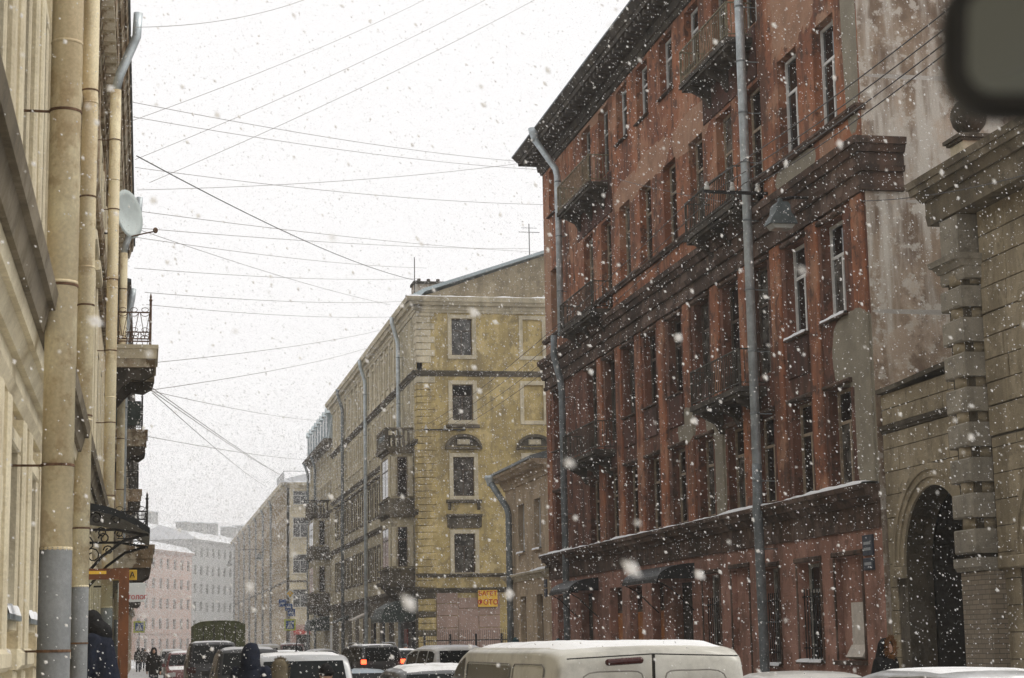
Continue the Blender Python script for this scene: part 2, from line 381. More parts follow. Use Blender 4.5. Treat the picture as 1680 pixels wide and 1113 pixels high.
def window(root, M, u0, u1, z0, z1, fr='frame_grey', depth=.28, mull=1, trans=.68, sill=None, glass=('glass',), fw=.06, name='window', surround=None, sill_snow=False):
    wd, h = round(u1-u0, 3), round(z1-z0, 3); key = (wd, h, fr, mull, trans, fw, depth)
    if key not in WC:
        y0, y1 = depth-.075, depth-.002; mb = MB(); a = -wd/2+.004; b = wd/2-.004
        mb.box(a, a+fw, y0, y1, .004, h-.004); mb.box(b-fw, b, y0, y1, .004, h-.004)
        mb.box(a+fw, b-fw, y0, y1, .004, fw); mb.box(a+fw, b-fw, y0, y1, h-fw, h-.004)
        zt = h*trans if trans else h-fw
        if trans: mb.box(a+fw, b-fw, y0+.01, y1, zt-fw*.45, zt+fw*.45)
        if mull: mb.box(-fw*.5, fw*.5, y0+.012, y1, fw, zt-fw*.45 if trans else h-fw)
        panes = []
        def pane(x0, x1, c, d):
            panes.append(MB().quad((x0, y1-.03, c), (x1, y1-.03, c), (x1, y1-.03, d), (x0, y1-.03, d)))
        if mull: pane(a+fw, -fw*.5, fw, zt-fw*.45); pane(fw*.5, b-fw, fw, zt-fw*.45)
        else: pane(a+fw, b-fw, fw, zt-fw*.45 if trans else h-fw)
        if trans: pane(a+fw, b-fw, zt+fw*.45, h-fw)
        WC[key] = (mb.mesh('window', fr), panes, {})
    fm, panes, pc = WC[key]
    MM = M @ Matrix.Translation(((u0+u1)/2, 0, z0))
    o = link(name, fm, root, MM); g = random.choice(glass)
    for i, p in enumerate(panes):
        gg = g if random.random() < .75 else random.choice(glass)
        if (i, gg) not in pc: pc[(i, gg)] = p.mesh('pane', gg)
        link('pane', pc[(i, gg)], o)
    if sill:
        k2 = ('sill', wd, sill, depth)
        if k2 not in WC:
            mb = MB(); mb.prism([(-.11, -.05), (-.11, -.012), (depth-.08, .003), (depth-.08, -.05)], 'x', -wd/2-.07, wd/2+.07); WC[k2] = mb.mesh('sill', sill)
        link('sill', WC[k2], o)
        if sill_snow:
            k3 = ('sillsnow', wd)
            if k3 not in WC:
                rows = [[], [], []]
                for i in range(7):
                    u = -wd/2-.06+(wd+.12)*i/6; t = .035+.03*random.random()
                    rows[0].append((u, -.108, -.01)); rows[1].append((u, -.09, t)); rows[2].append((u, depth-.09, t*1.2))
                WC[k3] = MB().grid([r[::-1] for r in rows]).mesh('sill_snow', 'snow', True)
            link('sill_snow', WC[k3], o)
    if surround:
        sw, so, sm = surround; k4 = ('sur', wd, h, sw, so, sm)
        if k4 not in WC:
            mb = MB(); a, b = -wd/2, wd/2
            mb.cbox(a-sw, a-.001, -so, .002, 0, h, .015); mb.cbox(b+.001, b+sw, -so, .002, 0, h, .015)
            mb.cbox(a-sw, b+sw, -so, .002, h+.001, h+sw, .015); mb.cbox(a-sw, b+sw, -so, .002, -sw, -.001, .015)
            WC[k4] = mb.mesh('surround', sm)
        link('surround', WC[k4], o)
    return o
def shell(root, M, w, D, z0, z1, mat, y0=.33, name='rear_wall'):
    return MB().box(0.003, w-.003, y0, D, z0, z1).build(name, mat, root, M)
def downpipe(root, M, pts, r, mat, clamps=(), strap='zinc_dark', arm=.16, name='downpipe', n=12):
    o = MB().tube(pts, r, n).build(name, mat, root, M, True)
    for z in clamps:
        mb = MB(); u, y = pts[-1][0], pts[-1][1]
        mb.lathe([(r+.012, z-.022), (r+.015, z), (r+.012, z+.022)], n, (u, y, 0)); mb.box(u-.012, u+.012, y+r*.8, y+r+arm, z-.012, z+.012)
        mb.build('clamp', strap, o)
    return o
def balcony(root, M, u0, u1, z, p, slabmat, railmat, rh=.92, corb=True, step=.14, name='balcony', panel=None, thick=.14):
    mb = MB(); mb.box(u0, u1, -p, .01, z-thick, z); mb.box(u0+.06, u1-.06, -p+.06, .01, z-thick-.09, z-thick-.001)
    o = mb.build(name, slabmat, root, M)
    if corb:
        for k in (.14, .5, .86):
            u = u0+(u1-u0)*k
            MB().prism([(.01, z-thick-.092), (-p*.86, z-thick-.092), (-p*.80, z-thick-.2), (-p*.30, z-thick-.38), (-.08, z-thick-.62), (.01, z-thick-.66)], 'x', u-.09, u+.09).build('corbel', slabmat, o)
    rb = MB(); t = .022; a, b, f = u0+.05, u1-.05, -p+.05
    rb.box(a-t, b+t, f-t, f+t, z+rh-.03, z+rh); rb.box(a, b, f-.012, f+.012, z+.08, z+.105)
    for u in (a, b): rb.box(u-t, u+t, f+t+.001, 0, z+rh-.03, z+rh); rb.box(u-.012, u+.012, f+.02, 0, z+.08, z+.105); rb.box(u-t, u+t, f-t, f+t, z+.001, z+rh-.031)
    n = int((b-a)/step)
    for i in range(1, n):
        u = a+(b-a)*i/n; rb.box(u-.009, u+.009, f-.009, f+.009, z+.106, z+rh-.031)
    n = int(p/step)
    for i in range(1, n+1):
        y = f+p*i/(n+1)
        for u in (a, b): rb.box(u-.009, u+.009, y-.009, y+.009, z+.106, z+rh-.031)
    rb.build('railing', railmat, o)
    if panel: MB().box(a+.03, b-.03, f+.02, f+.03, z+.12, z+rh-.06).build('railing_panel', panel, o)
    if 0: MB().grid([[(u0+.01+(u1-u0-.02)*i/8, y, z+.003+(.035+.02*random.random() if 0 < k < 3 else 0)) for i in range(9)][::-1] for k, y in enumerate((-p+.01, -p+.05, -.1, -.012))]).build('slab_snow', 'snow', o, None, True)
    return o

# ------------------------------------------------------------------ the setting
def struct(o): o['kind'] = 'structure'; return o
gm = NT('snowy_ground')
gm.put(gm.b.inputs['Base Color'], gm.mix(gm.ramp(gm.noise(.35, 9, .7), .42, .62), (.50, .51, .53), (.26, .25, .24)))
gm.b.inputs['Roughness'].default_value = .7; gm.bump(gm.noise(5, 8, .7), .5, .05); MT['ground'] = gm.m
rm = NT('slushy_asphalt')
tr = rm.ramp(rm.noise(.5, 8, .65, rm.vec((2.2, .12, 1))), .42, .62)
rm.put(rm.b.inputs['Base Color'], rm.mix(tr, (.06, .058, .057), (.30, .295, .29)))
rm.put(rm.b.inputs['Roughness'], rm.math('ADD', rm.math('MULTIPLY', tr, .45), .3)); rm.bump(rm.noise(7, 8, .7), .6, .04); MT['road'] = rm.m
pm = NT('trodden_snow_paving')
pm.put(pm.b.inputs['Base Color'], pm.mix(pm.ramp(pm.noise(1.1, 9, .7), .45, .68), (.66, .67, .69), (.26, .25, .24)))
pm.b.inputs['Roughness'].default_value = .75; pm.bump(pm.noise(9, 8, .7), .6, .03); MT['pave'] = pm.m
MT['kerb'] = simple('granite_kerb', (.27, .26, .25), .8, 0, .3, 5)
struct(MB().quad((-1500, -900, 0), (1500, -900, 0), (1500, 3000, 0), (-1500, 3000, 0)).build('ground', 'ground'))
struct(MB().quad((1.55, -60, .004), (11.25, -60, .004), (11.25, 330, .004), (1.55, 330, .004)).build('road', 'road'))
struct(MB().quad((11.26, 77.5, .006), (70, 77.5, .006), (70, 96.5, .006), (11.26, 96.5, .006)).build('side_road', 'road'))
def pavement(name, x0, x1, y0, y1, kx):
    a, b = (x0, kx) if kx > x0 else (kx, x1)
    struct(MB().box(x0, x1, y0, y1, -.1, .13).build(name, 'pave'))
pavement('pavement_left', -1.6, 1.3, -60, 260, 0)
pavement('pavement_right', 11.5, 14.9, -60, 77.2, 0)
pavement('pavement_right', 11.5, 14.9, 96.8, 163, 0)
pavement('pavement_right', 11.5, 14.4, 186, 300, 0)
for nm, x0, x1, y0, y1 in (('kerb_left', 1.305, 1.545, -60, 260), ('kerb_right', 11.255, 11.495, -60, 77.2), ('kerb_right', 11.255, 11.495, 96.8, 163), ('kerb_right', 11.255, 11.495, 186, 300)):
    struct(MB().box(x0, x1, y0, y1, -.1, .14).build(nm, 'kerb'))

# ------------------------------------------------------------------ red tenement on the right
RY0, RX = 65.9, 14.6                 # far corner, facade line ; local u = 65.9 - Y
red = tag(empty('red_tenement', (RX, RY0, 0), R(-90)), 'five storey peeling red tenement with dark belts and iron balconies', 'building')
L = 31.0
wc = [RY0-y for y in (36.85, 39.2, 41.75, 44.0, 46.5, 49.08, 51.7, 54.13, 56.5, 58.95, 64.2)]
hw = .65
rows = [(5.12, 7.22), (8.75, 10.9), (13.02, 15.45), (17.5, 19.22)]
def bay(u): return 5.4 < u < 10.2 or 20.2 < u < 24.6
holes = []
for zi, (a, b) in enumerate(rows):
    for u in wc:
        zb = a if not (bay(u) and zi in (1, 2, 3)) else a-.55
        holes.append((u-hw, u+hw, zb, b))
MR = I4
wall(red, MR, L, 11.3, 20.0, [h for h in holes if h[2] > 11.3], 'red')
wall(red, MR, L, 5.0, 11.3, [h for h in holes if h[2] < 11.3], 'redmid', name='lower_wall')
for zi, (a, b) in enumerate(rows):
    for u in wc:
        zb = a if not (bay(u) and zi in (1, 2, 3)) else a-.55
        near = u > 25
        fr = {0: 'frame_wood', 1: 'frame_white' if near else 'frame_dark', 2: 'frame_white' if near else 'frame_wood', 3: 'frame_white' if not bay(u) else 'frame_grey'}[zi]
        window(red, MR, u-hw, u+hw, zb, b, fr, mull=1, trans=.66, sill='red_dark' if zi in (0, 1, 3) and not (bay(u) and zi > 0) else None,
               sill_snow=(zi == 1 and near), glass=('glass', 'glass', 'glass', 'glass_curt'), fw=.075)
# window heads on the second and third storey, pilaster strips between the windows of the lower storeys
for zi in (0, 1):
    for u in wc:
        MB().cbox(u-hw-.12, u+hw+.12, -.10, .002, rows[zi][1]+.03, rows[zi][1]+.13, .03).build('window_head', 'red_dark', red)
        if zi == 1 and not bay(u) and u < 28.5: MB().cbox(u-hw-.02, u+hw+.02, -.05, .002, rows[1][0]-.95, rows[1][0]-.08, .03).build('apron_panel', 'bayred', red)
edges = sorted(wc); strips = [(edges[i]+edges[i+1])/2 for i in range(len(edges)-1) if edges[i+1]-edges[i] < 3]
strips += [.35, L-.42]
for u in strips:
    for (a, b) in ((5.06, 11.1),):
        MB().cbox(u-.33, u+.33, -.055, .002, a, b, .02).build('pilaster_strip', 'red', red)
# the two slightly projecting balcony bays, sooted
for (a, b) in ((5.5, 10.3), (20.25, 24.65)):
    for z0, z1 in ((7.35, 8.15), (11.15, 12.4), (15.55, 16.9)):
        MB().cbox(a, b, -.035, .002, z0, z1, .02).build('bay_panel', 'bayred', red)
# ground floor
gop = [('door', 63.95, 64.85, .2, 3.55), ('door_dark', 59.6, 61.2, .2, 3.5), ('wood', 55.72, 57.26, .25, 3.57), ('wood', 53.34, 54.84, .25, 3.57), ('wood', 51.03, 52.3, .25, 3.57), ('door_dark', 48.2, 50.0, .2, 3.5),
       ('bars', 45.74, 47.18, 1.3, 3.6), ('blind', 43.37, 44.72, .6, 3.65), ('bars', 41.2, 42.3, 1.3, 3.58), ('bars', 38.46, 39.9, 1.4, 3.58), ('board', 36.05, 37.55, 1.45, 3.6)]
gh = [(RY0-y1, RY0-y0, a, b) for (_, y0, y1, a, b) in gop]
gf = wall(red, MR, L, 0, 4.12, gh, 'red_low', .34, name='ground_floor_wall', blind=[g for g, k in zip(gh, gop) if k[0] in ('blind', 'board')])
MB().cbox(0.0, L, -.08, .003, 0.0, .75, .03).build('plinth', 'stone_dark', red)
for (k, y0, y1, a, b), (u0, u1, _, _) in zip(gop, gh):
    if k == 'bars':
        o = window(red, MR, u0, u1, a, b, 'frame_grey', .34, mull=1, trans=.72, sill='red_dark', sill_snow=True, glass=('glass', 'glass_curt'), fw=.08)
        wd = u1-u0; mb = MB()
        for i in range(1, 8): x = -wd/2+wd*i/8; mb.box(x-.01, x+.01, .06, .08, .02, (b-a)*.74)
        for z in (.3, (b-a)*.66): mb.box(-wd/2+.003, wd/2-.003, .081, .095, z-.015, z+.015)
        mb.build('window_bars', 'iron', o)
    elif k in ('wood', 'door'):
        d = MB(); d.box(u0+.005, u1-.005, .26, .335, a, b-.005)
        o = d.build('door', 'frame_dark', red)
        m0 = (u0+u1)/2
        for (p, q) in ((u0+.08, m0-.03), (m0+.03, u1-.08)):
            for (c, e, mt) in ((a+.1, a+1.0, 'wood_orange'), (a+1.1, b-.8, 'wood_orange'), (b-.7, b-.1, 'glass')):
                MB().cbox(p, q, .235, .261, c, e, .012).build('door_panel', mt, o)
        MB().box(m0-.1, m0-.075, .19, .234, a+1.0, a+1.2).build('handle', 'iron', o)
    elif k == 'door_dark':
        o = MB().box(u0+.005, u1-.005, .26, .335, a, b-.005).build('door', 'door_dark', red)
        m0 = (u0+u1)/2
        for (p, q) in ((u0+.1, m0-.03), (m0+.03, u1-.1)): MB().cbox(p, q, .24, .261, a+.15, b-.75, .015).build('door_panel', 'door_dark', o)
        MB().box(m0-.1, m0-.07, .18, .239, a+1.0, a+1.25).build('handle', 'rim', o)
    elif k == 'board':
        MB().box(u0+.55, u1-.12, .10, .13, a+.03, b-.95).build('board', 'board', red)
        MB().prism([(.0, 0), (-.09, .05), (.05, .3), (.11, .22)], 'x', u0+.5, u1-.1).build('crumpled_sheet', 'board', red, T(0, .04, a+.02))
        MB().box(u0-.08, u1+.08, -.12, .005, a-.1, a-.01).build('sill', 'red_dark', red)
    if k in ('bars', 'board', 'blind'):
        MB().cbox(u0-.1, u1+.1, -.07, .002, b+.02, b+.13, .02).build('window_head', 'red_dark', red)
        for x in (u0-.09, u1+.012): MB().cbox(x, x+.078, -.03, .002, a, b, .01).build('jamb_moulding', 'red_dark', red)
# belts, cornice, roof
band(red, MR, 0, L, [(4.12, 4.3, .05, .07), (4.3, 4.62, .06, .06), (4.62, 4.76, .12, .22), (4.76, 4.9, .3, .34), (4.9, 5.0, .40, .42)], 'red_dark', 'snowy_belt', e0=.4, e1=0, ret=.1, snow=.06)
band(red, MR, 0, L, [(11.1, 11.22, .10, .12), (11.22, 11.5, .07, .07), (11.5, 11.62, .15, .2), (11.62, 11.9, .13, .13), (11.9, 12.05, .2, .27), (12.05, 12.2, .31, .33)], 'red_dark', 'middle_cornice', e0=.6, e1=1, ret=.85)
band(red, MR, 0, L, [(12.85, 12.93, .09, .12), (12.93, 12.99, .14, .14)], 'red_dark', 'sill_course', e0=.5, e1=.3, ret=.1)
band(red, MR, 0, L, [(19.35, 19.5, .06, .1), (19.5, 19.75, .16, .2), (19.75, 19.85, .32, .5), (19.85, 20.0, .8, .82), (20.0, 20.2, .86, 1.0)], 'soot', 'roof_cornice', e0=.75, e1=0, ret=.2)
mo = MB().box(0, .2, -.74, -.33, 19.70, 19.845).mesh('modillion', 'soot')
for i in range(62): link('modillion', mo, red, T(i*.5+.1, 0, 0))
rf = MB().prism([(-1.02, 20.202), (-1.02, 20.26), (6.5, 23.2), (13, 20.8), (13, 20.202)], 'x', -.8, L+.05).build('roof', 'roof', red)
MB().box(0.003, L-.35, .36, 13, 0, 20.0).build('core_wall', 'red', red)
# end wall towards the gate, facing the viewer
MB().add([(0, 0, 0), (14, 0, 0), (14, 0, 20.2), (7, 0, 23.4), (0, 0, 20.2), (0, .3, 0), (14, .3, 0), (14, .3, 20.2), (7, .3, 23.4), (0, .3, 20.2)],
         [(0, 1, 2, 3, 4), (0, 4, 9, 5), (1, 6, 7, 2), (4, 3, 8, 9), (3, 2, 7, 8), (0, 5, 6, 1)]).build('end_wall', 'endwall', red, T(L+.004, .002, 0, R(90)))
# balconies
for (ya, yb, tag_) in ((55.9, 60.5, 0), (41.4, 45.5, 1)):
    for z in (16.6, 12.42, 7.9):
        balcony(red, MR, RY0-yb, RY0-ya, z, .72, 'soot', 'railing_y' if (z > 16) else 'railing', .92, thick=.13)
# gutter pipes
up = RY0-62.3
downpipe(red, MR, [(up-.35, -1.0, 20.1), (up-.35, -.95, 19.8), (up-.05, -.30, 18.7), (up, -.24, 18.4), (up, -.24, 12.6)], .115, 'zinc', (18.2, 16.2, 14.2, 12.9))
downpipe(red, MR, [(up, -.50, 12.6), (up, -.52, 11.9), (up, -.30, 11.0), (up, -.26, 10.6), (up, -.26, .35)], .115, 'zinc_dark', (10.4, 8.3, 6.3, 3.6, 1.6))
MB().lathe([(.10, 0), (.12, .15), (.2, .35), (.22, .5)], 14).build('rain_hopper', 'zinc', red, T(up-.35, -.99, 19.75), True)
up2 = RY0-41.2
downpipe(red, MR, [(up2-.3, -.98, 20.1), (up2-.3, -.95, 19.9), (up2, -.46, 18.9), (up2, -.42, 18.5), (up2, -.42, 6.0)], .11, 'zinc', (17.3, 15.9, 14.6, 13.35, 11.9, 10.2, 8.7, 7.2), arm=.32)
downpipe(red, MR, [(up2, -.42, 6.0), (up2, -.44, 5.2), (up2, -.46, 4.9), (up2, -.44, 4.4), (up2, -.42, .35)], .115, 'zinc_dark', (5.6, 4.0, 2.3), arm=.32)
# canopies over the shop doors
for (ya, yb, out) in ((58.7, 61.6, 1.0), (47.9, 51.6, 1.05)):
    a, b = RY0-yb, RY0-ya; n = 8
    pts = [[(u, -out*math.sin(t*math.pi/2/n*1.0), 3.55+.42*math.cos(t*math.pi/2/n)) for t in range(n+1)] for u in (a, b)]
    mb = MB().grid(pts); mb.add([p for p in pts[0]]+[(a, 0, 3.55)], [tuple(range(n+2))]); mb.add([p for p in pts[1]]+[(b, 0, 3.55)], [tuple(range(n+2))])
    mb.box(a, b, -out-.02, -out+.02, 3.47, 3.56); o = mb.build('door_canopy', 'canopy', red)
    for u in (a+.1, b-.1): MB().tube([(u, -.02, 2.7), (u, -.3, 2.95), (u, -.65, 3.3), (u, -out+.05, 3.48)], .018, 6).build('bracket', 'iron', o)
# house plaques beside the gate
for (z0, z1) in ((3.58, 4.0), (3.28, 3.53)):
    o = MB().cbox(RY0-35.86, RY0-35.34, -.05, -.002, z0, z1, .01).build('house_plaque', 'plaque', red)
    for k in range(2 if z0 > 3.5 else 1): MB().box(RY0-35.78, RY0-35.42, -.054, -.0505, z0+.1+k*.12, z0+.16+k*.12).build('plaque_lettering', 'plaque_ink', o)

# ------------------------------------------------------------------ stone gate with archway beside the red house
GX, GY = 14.72, 34.85
gate = tag(empty('stone_gateway', (GX, GY, 0), R(-90)), 'weathered limestone gateway with dark round arch and blocky pillar', 'gateway')
def arch_wall(mb, u0, u1, z1, uc, r, zs, d, n=22, z0=0.):
    us = [uc-r*math.cos(math.pi*i/n) for i in range(n+1)]; zz = [zs+r*math.sin(math.pi*i/n) for i in range(n+1)]
    mb.quad((u0, 0, z0), (uc-r, 0, z0), (uc-r, 0, z1), (u0, 0, z1)); mb.quad((uc+r, 0, z0), (u1, 0, z0), (u1, 0, z1), (uc+r, 0, z1))
    for i in range(n):
        mb.quad((us[i], 0, zz[i]), (us[i+1], 0, zz[i+1]), (us[i+1], 0, z1), (us[i], 0, z1)); mb.quad((us[i], 0, zz[i]), (us[i], d, zz[i]), (us[i+1], d, zz[i+1]), (us[i+1], 0, zz[i+1]))
    for u in (uc-r, uc+r): mb.quad((u, 0, z0), (u, d, z0), (u, d, zs), (u, 0, zs))
    return mb
AR, AZ = 1.47, 3.3
def ring(mb, uc, zs, r0, r1, ya, yb, n=26):
    for i in range(n):
        a, b = math.pi*i/n, math.pi*(i+1)/n; q = []
        for (t, rr) in ((a, r0), (b, r0), (b, r1), (a, r1)):
            q.append((uc-rr*math.cos(t), zs+rr*math.sin(t)))
        mb.add([(x, ya, z) for x, z in q]+[(x, yb, z) for x, z in q], [(0, 1, 2, 3), (4, 7, 6, 5), (0, 4, 5, 1), (2, 6, 7, 3), (1, 5, 6, 2), (3, 7, 4, 0)])
    return mb
def stones(u0, u1, z0, z1, uc, course=.43, out=.03, seed=0, mat='stone'):
    rr = random.Random(seed); z = z0; k = 0; ro = AR+.44
    while z < z1-.05:
        zt = min(z+course, z1)
        def lim(zq):
            dz = zq-AZ
            if dz >= ro: return None
            return ro if dz <= 0 else math.sqrt(ro*ro-dz*dz)
        a, b = lim(z+.01), lim(zt-.01)
        segs = []
        if a is None: segs = [((u0, u0), (u1, u1))]
        else:
            bb = b if b is not None else 0.02
            segs = [((u0, u0), (uc-a, uc-bb)), ((uc+a, uc+bb), (u1, u1))]
        for (la, lb), (ra, rb) in segs:
            wd = max(ra-la, rb-lb)
            if min(ra-la, rb-lb) < .06 and wd < .3: continue
            n = max(1, round(wd/(.85+.1*rr.random()))); off = .5 if k % 2 else 0
            cuts = [0]+[(i+off*.6)/n for i in range(1, n)]+[1]
            for i in range(n):
                j = .008; o = out+rr.uniform(-.008, .008)
                A0, A1 = la+(ra-la)*cuts[i]+j, la+(ra-la)*cuts[i+1]-j; B0, B1 = lb+(rb-lb)*cuts[i]+j, lb+(rb-lb)*cuts[i+1]-j
                if A1-A0 < .03 or B1-B0 < .03: continue
                v = [(A0, -o, z+j), (A1, -o, z+j), (B1, -o, zt-j), (B0, -o, zt-j), (A0, .003, z+j), (A1, .003, z+j), (B1, .003, zt-j), (B0, .003, zt-j)]
                MB().add(v, [(0, 1, 2, 3), (0, 4, 5, 1), (1, 5, 6, 2), (2, 6, 7, 3), (3, 7, 4, 0)]).build('stone_block', mat, gate)
        z = zt; k += 1
UC1, UC2 = 2.28, 7.55
mb = MB(); arch_wall(mb, 0, 3.92, 6.8, UC1, AR, AZ, .55); mb.box(0, 3.92, .555, .6, 5.0, 6.8); mb.build('wall', 'stone_dark', gate)
stones(.02, 3.90, .6, 5.98, UC1, .46, seed=3)
stones(.02, 3.90, 6.16, 6.78, UC1, .31, seed=4)
mb = MB(); ring(mb, UC1, AZ, AR+.001, AR+.16, -.05, .004); ring(mb, UC1, AZ, AR+.161, AR+.3, -.085, .004); ring(mb, UC1, AZ, AR+.301, AR+.42, -.12, .004); mb.build('archivolt', 'stone', gate)
for u in (UC1-AR-.45, UC1+AR+.0):
    MB().cbox(u, u+.45 if u < UC1 else min(u+.17, 3.91), -.13, .004, AZ-.24, AZ-.01, .03).build('impost', 'stone', gate)
band(gate, I4, 0, 3.9, [(5.99, 6.05, .05, .07), (6.05, 6.14, .09, .1)], 'stone_dark', 'string_course', ret=.01)
cp = MB(); n = 10
for i in range(n):
    a, b = 3.9*i/n, 3.9*(i+1)/n; za, zb = 6.8+.10*(1-math.cos(a/3.9*math.pi))*.5, 6.8+.10*(1-math.cos(b/3.9*math.pi))*.5
    cp.add([(a, -.14, za), (b, -.14, zb), (b, .66, zb), (a, .66, za), (a, -.14, za+.09), (b, -.14, zb+.09), (b, .66, zb+.16), (a, .66, za+.16)], [(0, 3, 2, 1), (4, 5, 6, 7), (0, 1, 5, 4), (2, 3, 7, 6)])
cp.build('coping', 'stone_dark', gate)
# vaulted passage behind the arch
def passage(uc, d0, d1):
    mb = MB(); n = 12; rows_ = []
    sec = [(uc-AR-.01, 0)]+[(uc-(AR+.01)*math.cos(math.pi*i/n), AZ+(AR+.01)*math.sin(math.pi*i/n)) for i in range(n+1)]+[(uc+AR+.01, 0)]
    mb.grid([[(x, y, z) for x, z in sec] for y in (d0, d1)]); mb.add([(x, d1, z) for x, z in sec], [tuple(range(len(sec)))])
    return mb.build('passage_vault', 'passage', gate)
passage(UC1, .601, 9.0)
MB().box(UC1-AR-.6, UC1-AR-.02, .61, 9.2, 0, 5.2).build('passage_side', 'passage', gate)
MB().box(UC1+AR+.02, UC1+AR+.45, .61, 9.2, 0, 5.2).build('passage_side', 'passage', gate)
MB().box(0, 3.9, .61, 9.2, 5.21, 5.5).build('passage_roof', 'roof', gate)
# main wall right of the pillar with the second arch and a window
mb = MB(); arch_wall(mb, 4.80, 10.6, 5.4, UC2, AR, AZ, .55); mb.build('wall', 'joint', gate)
stones(4.86, 10.6, .6, 5.38, UC2, .46, seed=9)
HW = (6.55, 7.75, 5.95, 7.55)
for args in ((4.80, 10.6, 5.41, 5.94), (4.80, 6.3, 5.95, 7.6), (8.0, 10.6, 5.95, 7.6), (4.8, 10.6, 7.61, 9.5)):
    u0, u1, za, zb = args; rr = random.Random(int(u0*10+za*7)); nz = max(1, round((zb-za)/.44)); 
    MB().box(u0, u1, 0.02, .5, za, zb).build('wall', 'joint', gate)
    for i in range(nz):
        nu = max(1, round((u1-u0)/.95)); 
        for j in range(nu):
            sh = .4/nu if (i % 2 and 0 < j) else 0; sh2 = .4/nu if (i % 2 and j+1 < nu) else 0
            a = u0+(u1-u0)*(j+sh*1.0)/nu+.008; b = u0+(u1-u0)*(j+1+sh2)/nu-.008; o = .03+rr.uniform(-.008, .008)
            MB().cbox(a, b, -o, .021, za+(zb-za)*i/nz+.008, za+(zb-za)*(i+1)/nz-.008, .008).build('stone_block', 'stone', gate)
window(gate, I4, HW[0], HW[1], HW[2], HW[3], 'frame_wood', .3, surround=(.24, .1, 'stone'), sill='stone_dark')
mb = MB(); ring(mb, UC2, AZ, AR+.001, AR+.16, -.05, .004); ring(mb, UC2, AZ, AR+.161, AR+.3, -.085, .004); ring(mb, UC2, AZ, AR+.301, AR+.42, -.12, .004); mb.build('archivolt', 'stone', gate)
passage(UC2, .56, 9.0); MB().cbox(5.0, UC2-AR, -.13, .004, AZ-.24, AZ-.01, .03).build('impost', 'stone', gate)
# banded pillar
PU0, PU1 = 3.95, 4.78
MB().box(PU0+.1, PU1-.1, -.30, .5, 0, 9.5).build('pillar_core', 'stone_dark', gate)
bk = NT('thin_brick'); br = bk.n('ShaderNodeTexBrick'); br.inputs['Scale'].default_value = 1; br.inputs['Brick Width'].default_value = .27; br.inputs['Row Height'].default_value = .085; br.inputs['Mortar Size'].default_value = .008
br.inputs['Color1'].default_value = (.24, .195, .14, 1); br.inputs['Color2'].default_value = (.19, .155, .115, 1); br.inputs['Mortar'].default_value = (.11, .095, .075, 1)
mpb = bk.n('ShaderNodeMapping'); bk.t.links.new(bk.obj(), mpb.inputs[0]); mpb.inputs['Rotation'].default_value = (R(90), 0, 0)
sx = bk.n('ShaderNodeSeparateXYZ'); bk.t.links.new(bk.obj(), sx.inputs[0]); cx = bk.n('ShaderNodeCombineXYZ'); bk.put(cx.inputs[0], bk.math('ADD', sx.outputs[0], sx.outputs[1])); bk.put(cx.inputs[1], sx.outputs[2])
bk.t.links.new(cx.outputs[0], br.inputs['Vector']); bk.put(bk.b.inputs['Base Color'], br.outputs[0]); bk.b.inputs['Roughness'].default_value = .95; bk.bump(br.outputs['Fac'], -.6, .02)
MT['thinbrick'] = bk.m
MB().cbox(PU0+.02, PU1+.3, -.34, .3, 0, 3.04, .02).build('pillar_base', 'thinbrick', gate)
band(gate, I4, PU0, PU1+.2, [(3.05, 3.12, .38, .42), (3.12, 3.28, .44, .44)], 'stone_grey', 'pillar_impost', e0=.1, e1=.1, ret=.3)
z = 3.36
while z < 8.0:
    MB().cbox(PU0, PU1, -.43, .3, z, min(z+.43, 8.15), .03).build('pillar_block', 'stone_grey', gate)
    MB().lathe([(.34, z+.431), (.34, z+.63)], 14, ((PU0+PU1)/2, -.06, 0)).build('pillar_drum', 'stone', gate, None, True)
    z += .63
band(gate, I4, PU0+.04, PU1-.04, [(8.28, 8.36, .34, .37), (8.36, 8.5, .36, .36), (8.5, 8.62, .40, .5), (8.62, 8.72, .55, .58)], 'stone_grey', 'capital', e0=.35, e1=.35, ret=.3)
MB().cbox(PU0+.06, PU1-.06, -.40, .3, 8.721, 9.48, .03).build('pillar_block', 'stone_grey', gate)
# entablature
MT['stone_mid'] = plaster('gate_weathered_stone', (.20, .168, .118), (.155, .13, .092), (.085, .072, .054), .7, 1.0)
band(gate, I4, PU0-.02, 10.6, [(9.5, 9.7, .42, .45), (9.7, 9.95, .44, .44), (9.95, 10.1, .50, .6), (10.1, 10.22, .66, .68), (10.22, 10.34, .71, .74)], 'stone_mid', 'entablature', e0=.85, e1=0, ret=1.6)
MB().box(4.9, 10.6, .5, 6, 5.4, 10.3).build('rear_wall', 'stone_dark', gate)
MB().box(4.9, 10.6, 0.0, 6.2, 10.345, 10.6).build('roof', 'redpaint', gate)
# pedestal with stone ball on top
MB().cbox(3.65, 4.2, .08, .64, 10.345, 11.02, .02).build('pedestal', 'ytrim', gate)
mb = MB(); mb.box(3.60, 4.25, .03, .69, 11.021, 11.07); mb.box(3.55, 4.30, -.02, .74, 11.071, 11.14); mb.build('pedestal_cap', 'stone_dark', gate)
MB().lathe([(.12, 0), (.2, .03), (.12, .08), (.2, .12), (.30, .24), (.34, .40), (.32, .54), (.24, .67), (.12, .74), (.02, .76)], 22).build('finial_ball', 'stone_dark', gate, T(3.93, .36, 11.14), True)

